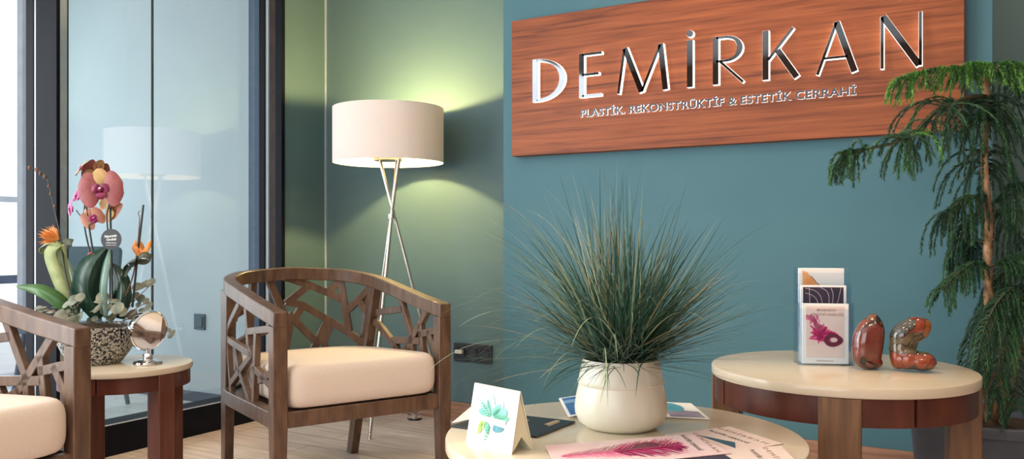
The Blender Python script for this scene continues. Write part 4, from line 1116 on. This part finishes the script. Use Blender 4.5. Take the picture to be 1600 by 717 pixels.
for (x0, y0, x1, y1, bnd) in ((.012, hg - .008, .055, hg - .05, .01), (.012, hg - .02, .045, hg - .05, .006), (.05, hg - .006, .07, hg - .05, .008), (.075, hg - .006, .078, hg - .05, .004), (.100, hg - .006, .090, hg - .05, .0), (.022, hg - .006, .024, hg - .05, 0)):
    for i in range(8):
        f_ = lambda t: (x0 + (x1 - x0) * t + bnd * math.sin(PI * t), y0 + (y1 - y0) * t + bnd * math.sin(PI * t))
        cl.append(quad(f_(i / 8), f_((i + 1) / 8), .0009))
art(o, 'curved_lines', M['paper_peach'], cl, A, .0005, .0002)
o, A, w_, hg = booklet(2, 'pale brochure with an orange shape in the top tier', M['paper_white'])
art(o, 'picture', M['paper'], [[(.006, .02), (w_ - .006, .02), (w_ - .006, hg - .004), (.006, hg - .004)]], A)
art(o, 'orange_shape', M['orange_ink'], [[(.010, hg - .052), (.058, hg - .052), (.050, hg - .040), (.042, hg - .036), (.036, hg - .026), (.026, hg - .018), (.022, hg - .010), (.010, hg - .007)]], A, .0005, .0002)
art(o, 'ragged_line', M['grey_ink'], [quad((.030, hg - .020), (.037, hg - .027), .0016), quad((.037, hg - .027), (.044, hg - .037), .002), quad((.044, hg - .037), (.056, hg - .046), .0016)], A, .0009, .0002)

# ------------------------------------------------------------------ polished stones
def stone(name, px, py, lobes, m, label, rz):
    p = on_z(px, py, T2Z)
    mb = MB()
    for c, r, rot in lobes:
        mb.ball(c, r, 14, Matrix.Rotation(rot[2], 4, 'Z') @ Matrix.Rotation(rot[1], 4, 'Y') @ Matrix.Rotation(rot[0], 4, 'X'))
    for v in mb.bm.verts:
        v.co += Vector((mnoise.noise(v.co * 14), mnoise.noise(v.co * 14 + Vector((9, 1, 2))), mnoise.noise(v.co * 14 + Vector((3, 7, 5))))) * .006
        if v.co.z < 0: v.co.z *= .15
    o = mb.build(name, m)
    o.location = (p.x, p.y, T2Z + .001); o.rotation_euler = (0, 0, rz)
    r = o.modifiers.new('fuse', 'REMESH'); r.mode = 'VOXEL'; r.voxel_size = .0028; r.use_smooth_shade = True
    s = o.modifiers.new('soft', 'SMOOTH'); s.iterations = 14; s.factor = .5
    return tag(o, label, 'stone')
stone('polished_stone', 1357, 577, [((-.006, 0, .064), (.034, .030, .064), (0, .10, 0)), ((.010, 0, .069), (.028, .030, .068), (0, .03, 0)), ((.004, 0, .014), (.028, .026, .016), (0, 0, 0))], M['stone_red'], 'upright brown-red polished stone with a gold top beside brochure holder', RAZ)
stone('polished_stone', 1424, 580, [((-.026, .008, .048), (.022, .026, .048), (0, .02, 0)), ((-.018, .008, .085), (.028, .028, .038), (0, .45, 0)), ((.008, .008, .106), (.034, .026, .024), (0, -.15, 0)), ((.030, .008, .096), (.016, .020, .030), (0, .25, 0)), ((.018, -.012, .024), (.036, .028, .024), (0, .10, 0)), ((-.008, -.004, .030), (.030, .028, .028), (0, 0, 0)), ((.006, .014, .070), (.020, .016, .040), (0, .2, 0))], M['stone_mixed'], 'bent orange and grey polished stone shaped like a folded figure', RAZ)

# ------------------------------------------------------------------ pine in a pot
DP = 2.30
pc = W((1560 - CX) / F * DP, DP + .06)
PR = .20; PH = .405
pine = empty('potted_pine', (pc.x, pc.y, 0), 0, 'tall drooping pine in a slate pot beside the higher round table', 'potted tree')
PO = Vector((pc.x, pc.y, 0))
MB().lathe([(0, 0), (PR * .80, 0), (PR * .82, .006), (PR * .97, PH - .03), (PR, PH - .028), (PR, PH - .004), (PR - .003, PH), (PR - .016, PH), (PR - .02, PH - .03), (0, PH - .03)], 72).build('pot', M['pine_pot'], pine)
sl = MB(); sl.lathe([(PR - .021, PH - .031), (PR * .6, PH - .018), (0, PH - .012)], 32, cap=False)
for v in sl.bm.verts: v.co.z += .005 * mnoise.noise(v.co * 50)
sl.build('soil', M['soil'], pine)
def pl(px, py, dd=0.0): return at(px, py, DP + dd) - PO
random.seed(11)
tr = MB()
c = bez([pl(1548, 672, .03), pl(1546, 600, .03), pl(1547, 520, .02), pl(1543, 420, .01), pl(1545, 340), pl(1538, 260), pl(1540, 180), pl(1541, 135), pl(1541, 114)], 60)
rr = [.0150 - .0085 * i / 59 for i in range(60)]
tr.tube(c, [r * (1 + .10 * math.sin(i * 2.1)) for i, r in enumerate(rr)], 12)
for i in range(260):         # old leaf bases
    k = random.randint(6, 54); a = random.uniform(0, 2 * PI); o_ = Vector((math.cos(a), math.sin(a), 0)); b_ = c[k].lerp(c[k + 1], random.random()) + o_ * rr[k] * .9
    tr.tube([b_, b_ + o_ * .006 + UP * .003], [.0014, .0002], 4)
tr.build('trunk', M['bark'], pine)
t2 = MB(); c2 = bez([pl(1564, 672, .02), pl(1572, 630, .02), pl(1585, 575, .0), pl(1600, 528, -.01), pl(1622, 480, -.02), pl(1640, 400, -.02)], 30)
t2.tube(c2, [.0125 - .005 * i / 29 for i in range(30)], 10)
for i in range(90):
    k = random.randint(1, 28); a = random.uniform(0, 2 * PI); o_ = Vector((math.cos(a), math.sin(a), 0)); b_ = c2[k] + o_ * .010
    t2.tube([b_, b_ + o_ * .005 + UP * .002], [.0012, .0002], 4)
t2.build('trunk', M['bark'], pine)
MB().tube(bez([pl(1556, 672, .04), pl(1560, 640, .04), pl(1563, 600, .05), pl(1570, 540, .06)], 14), .006, 8).build('trunk', M['bark'], pine)

def needle_spray(mb, pts, mi, r=.0085, dens=1150):
    """one feathery branchlet: a thin twig closely set with needles"""
    ln = sum((b - a).length for a, b in zip(pts, pts[1:]))
    mb.mi = 3; mb.tube(pts, [.0016 - .0008 * i / (len(pts) - 1) for i in range(len(pts))], 4, False)
    mb.mi = mi
    nn = max(20, int(ln * dens))
    m_ = len(pts) - 1
    for i in range(nn):
        t = random.random() * m_; k = min(int(t), m_ - 1); q = pts[k].lerp(pts[k + 1], t - k)
        tg = (pts[k + 1] - pts[k]).normalized(); x = tg.orthogonal().normalized(); y = tg.cross(x); a = random.uniform(0, 2 * PI)
        o_ = x * math.cos(a) + y * math.sin(a)
        tip = q + o_ * r * random.uniform(.7, 1.05) + tg * r * random.uniform(.8, 1.5)
        s_ = tg.cross(o_) * .0015
        v = [mb.bm.verts.new(q - s_), mb.bm.verts.new(q + s_), mb.bm.verts.new(tip)]
        mb._faces(v, [(0, 1, 2)])
def branch(stem, n, ln, droop, mi, spread=.8, t0=.15, ahead=.5, jit=.25, r=.0085, lens=None):
    """a main twig with branchlets to both sides that hang down"""
    mb = MB(); st_ = bez(stem, 24)
    mb.mi = 3; mb.tube(st_, [.0042 - .0024 * i / 23 for i in range(24)], 6)
    n = int(n * 1.7)
    for i in range(n):
        t = t0 + (1 - t0) * (i + random.random() * .6) / n
        k = min(int(t * 23), 22); q = st_[k].lerp(st_[k + 1], t * 23 - k)
        tg = (st_[k + 1] - st_[k]).normalized(); sd = tg.cross(UP)
        sd = sd.normalized() if sd.length > .05 else RT
        sg = 1 if i % 2 else -1
        d_ = (sd * sg * spread * random.uniform(.5, 1.2) + tg * ahead + UP * random.uniform(-.1, .35)).normalized()
        L_ = ln * random.uniform(1 - jit, 1 + jit) * (lens(t) if lens else 1)
        pts = [q]; ns = 9
        for j in range(ns):
            d_ = (d_ + Vector((0, 0, -1)) * droop / ns * (1 + j * .25)).normalized(); pts.append(pts[-1] + d_ * L_ / ns)
        mm = mi if isinstance(mi, int) else random.choice(mi)
        needle_spray(mb, pts, mm, r)
    needle_spray(mb, st_[14:], mi if isinstance(mi, int) else mi[0], r)
    mb.build('branch', [M['needle_dark'], M['needle_mid'], M['needle_bright'], M['twig']], pine, recalc=False)
# crown whorl
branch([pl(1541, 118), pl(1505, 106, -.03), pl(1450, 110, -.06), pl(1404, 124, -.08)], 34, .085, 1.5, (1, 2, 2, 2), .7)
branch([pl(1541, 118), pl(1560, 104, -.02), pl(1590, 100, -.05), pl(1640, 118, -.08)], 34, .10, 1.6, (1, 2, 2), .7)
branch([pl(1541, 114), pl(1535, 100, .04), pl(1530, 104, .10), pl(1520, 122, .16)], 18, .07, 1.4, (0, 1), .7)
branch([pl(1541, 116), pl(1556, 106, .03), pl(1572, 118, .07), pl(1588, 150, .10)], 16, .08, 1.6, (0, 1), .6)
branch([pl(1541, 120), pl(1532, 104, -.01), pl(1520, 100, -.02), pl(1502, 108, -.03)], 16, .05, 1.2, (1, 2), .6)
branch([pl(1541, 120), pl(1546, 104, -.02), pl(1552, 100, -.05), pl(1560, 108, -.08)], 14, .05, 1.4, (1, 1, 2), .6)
# long arm reaching over the sign
st_ = [pl(1542, 150), pl(1510, 153, -.03), pl(1462, 174, -.06), pl(1432, 204, -.09), pl(1400, 222, -.10), pl(1362, 232, -.12), pl(1326, 240, -.14)]
mb = MB(); sc_ = bez(st_, 40); mb.mi = 3; mb.tube(sc_, [.006 - .0042 * i / 39 for i in range(40)], 8)
def hang(mb, q, n, w, l0, l1, mi, out=None):
    for i in range(int(n * 1.6)):
        a = random.uniform(0, 2 * PI); d_ = (Vector((math.cos(a), math.sin(a), 0)) * w + UP * random.uniform(-.2, .3) + (out or Vector((0, 0, 0)))).normalized()
        L_ = random.uniform(l0, l1); pts = [q]
        for j in range(10):
            d_ = (d_ + Vector((0, 0, -1)) * (.16 + .03 * j)).normalized(); pts.append(pts[-1] + d_ * L_ / 10)
        needle_spray(mb, pts, random.choice(mi), .0098)
for px, py, dd, n_, l0, l1, mi in ((1482, 164, -.05, 4, .16, .24, (0, 0, 1)), (1474, 168, -.05, 4, .15, .22, (0, 0)), (1492, 160, -.04, 4, .10, .20, (0, 1)), (1448, 190, -.08, 3, .06, .12, (0, 1)), (1430, 206, -.09, 6, .10, .145, (0, 1, 1, 2)), (1418, 214, -.09, 6, .10, .14, (1, 1, 0, 2)), (1408, 218, -.10, 5, .09, .13, (0, 1)), (1350, 234, -.12, 4, .07, .11, (0, 1)), (1336, 237, -.13, 7, .08, .12, (0, 1)), (1326, 240, -.14, 8, .07, .11, (0, 1, 1))):
    hang(mb, pl(px, py, dd), n_, .35, l0, l1, mi, -RT * .35 if px < 1360 else None)
for i in range(12, 39, 1):
    needle_spray(mb, [sc_[i], sc_[i] + (sc_[i + 1 if i < 39 else i] - sc_[i]) * 1.3 + UP * .004], 0, .006)
mb.build('branch', [M['needle_dark'], M['needle_mid'], M['needle_bright'], M['twig']], pine, recalc=False)
# bell of old shoots round the upper trunk
mb = MB()
for i in range(60):
    hang(mb, pl(1541 + random.uniform(-8, 10), 150 + random.uniform(0, 40), random.uniform(-.03, .03)), 1, .55, .10, .20, (0, 0, 0, 1))
for i in range(30):
    hang(mb, pl(1543 + random.uniform(-6, 8), 225 + random.uniform(0, 50), random.uniform(.01, .05)), 1, .45, .12, .26, (0, 0))
mb.build('branch', [M['needle_dark'], M['needle_mid'], M['needle_bright'], M['twig']], pine, recalc=False)
# middle whorls
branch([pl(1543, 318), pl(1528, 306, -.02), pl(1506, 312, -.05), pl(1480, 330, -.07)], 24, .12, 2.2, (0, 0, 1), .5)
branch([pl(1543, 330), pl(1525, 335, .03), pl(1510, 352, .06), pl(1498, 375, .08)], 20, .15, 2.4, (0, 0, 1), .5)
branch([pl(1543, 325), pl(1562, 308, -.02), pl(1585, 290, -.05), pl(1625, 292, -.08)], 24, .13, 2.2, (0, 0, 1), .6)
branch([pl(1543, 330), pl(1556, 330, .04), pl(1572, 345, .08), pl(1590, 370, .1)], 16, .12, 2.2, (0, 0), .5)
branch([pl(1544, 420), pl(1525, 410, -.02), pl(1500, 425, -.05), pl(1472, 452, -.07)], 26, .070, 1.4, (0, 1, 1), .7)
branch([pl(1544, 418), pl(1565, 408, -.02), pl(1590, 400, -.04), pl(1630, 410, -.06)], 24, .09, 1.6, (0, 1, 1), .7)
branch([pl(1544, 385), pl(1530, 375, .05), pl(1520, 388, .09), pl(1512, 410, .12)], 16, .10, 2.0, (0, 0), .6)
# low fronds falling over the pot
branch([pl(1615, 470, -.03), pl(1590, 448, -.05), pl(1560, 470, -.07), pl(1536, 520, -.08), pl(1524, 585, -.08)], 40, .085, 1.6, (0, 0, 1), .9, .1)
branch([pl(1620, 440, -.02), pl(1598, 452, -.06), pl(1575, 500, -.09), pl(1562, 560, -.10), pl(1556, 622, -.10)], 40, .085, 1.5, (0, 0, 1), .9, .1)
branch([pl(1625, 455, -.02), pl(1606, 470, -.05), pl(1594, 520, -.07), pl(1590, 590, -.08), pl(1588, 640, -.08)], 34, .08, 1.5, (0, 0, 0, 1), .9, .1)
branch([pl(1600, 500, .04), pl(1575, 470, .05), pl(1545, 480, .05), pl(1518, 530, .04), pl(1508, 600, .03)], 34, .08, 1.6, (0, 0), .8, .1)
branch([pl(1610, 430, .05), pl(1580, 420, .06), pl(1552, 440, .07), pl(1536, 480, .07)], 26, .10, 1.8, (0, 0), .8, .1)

# ------------------------------------------------------------------ light
def area(name, loc, rot, sx, sy, power, col):
    d_ = bpy.data.lights.new(name, 'AREA'); d_.shape = 'RECTANGLE'; d_.size = sx; d_.size_y = sy; d_.energy = power; d_.color = col
    o = bpy.data.objects.new(name, d_); o.location = loc; o.rotation_euler = rot; COL.objects.link(o); return o
def spot(name, loc, power, col, size=1.6, blend=.8, rad=.05, tgt=None):
    d_ = bpy.data.lights.new(name, 'SPOT'); d_.energy = power; d_.color = col; d_.spot_size = size; d_.spot_blend = blend; d_.shadow_soft_size = rad
    o = bpy.data.objects.new(name, d_); o.location = loc; COL.objects.link(o)
    if tgt is not None: o.rotation_euler = (Vector(tgt) - Vector(loc)).to_track_quat('-Z', 'Y').to_euler()
    return o
DAY = (.86, .94, 1.0); WARM = (1.0, .74, .50)
area('daylight_terrace', (XW + .02, 1.3, 1.3), (0, -PI / 2, 0), 2.3, 3.2, 58, DAY)
area('daylight_side', (XG + .02, -.45, 1.25), (0, -PI / 2, 0), 2.2, 2.4, 150, (.93, .97, 1))
area('fill_rear', (-1.0, YR + .02, 1.45), (PI / 2, 0, 0), 3.6, 1.8, 52, (.95, .97, 1))  # added fill from behind the camera, set in the invented rear window
spot('downlight_sign', (-.61, 2.62, H - .02), 46, WARM, 1.9, .95, .04, (-.61, 2.86, 1.2))
spot('recess_fill_spot', (.55, 2.95, H - .02), 55, WARM, 2.0, .9, .06, (.10, 3.46, 1.5))  # added spot, unseen; brightens the recessed wall strip beside the panel
spot('downlight', (-.4, 1.2, H - .02), 50, WARM, 2.5, .9, .06)
spot('downlight', (1.0, .6, H - .02), 60, WARM, 2.5, .9, .06)
spot('downlight', (-1.7, .7, H - .02), 48, WARM, 2.5, .9, .06)

wd_ = bpy.data.worlds.new('sky'); sc.world = wd_; wd_.use_nodes = True
bg = wd_.node_tree.nodes['Background']; bg.inputs['Color'].default_value = (.88, .95, 1, 1); bg.inputs['Strength'].default_value = 1.3

sc.view_settings.view_transform = 'Standard'; sc.view_settings.look = 'None'; sc.view_settings.gamma = 1; sc.view_settings.use_curve_mapping = False
sc.view_settings.exposure = 0.0
sc.cycles.max_bounces = 8; sc.cycles.transparent_max_bounces = 16
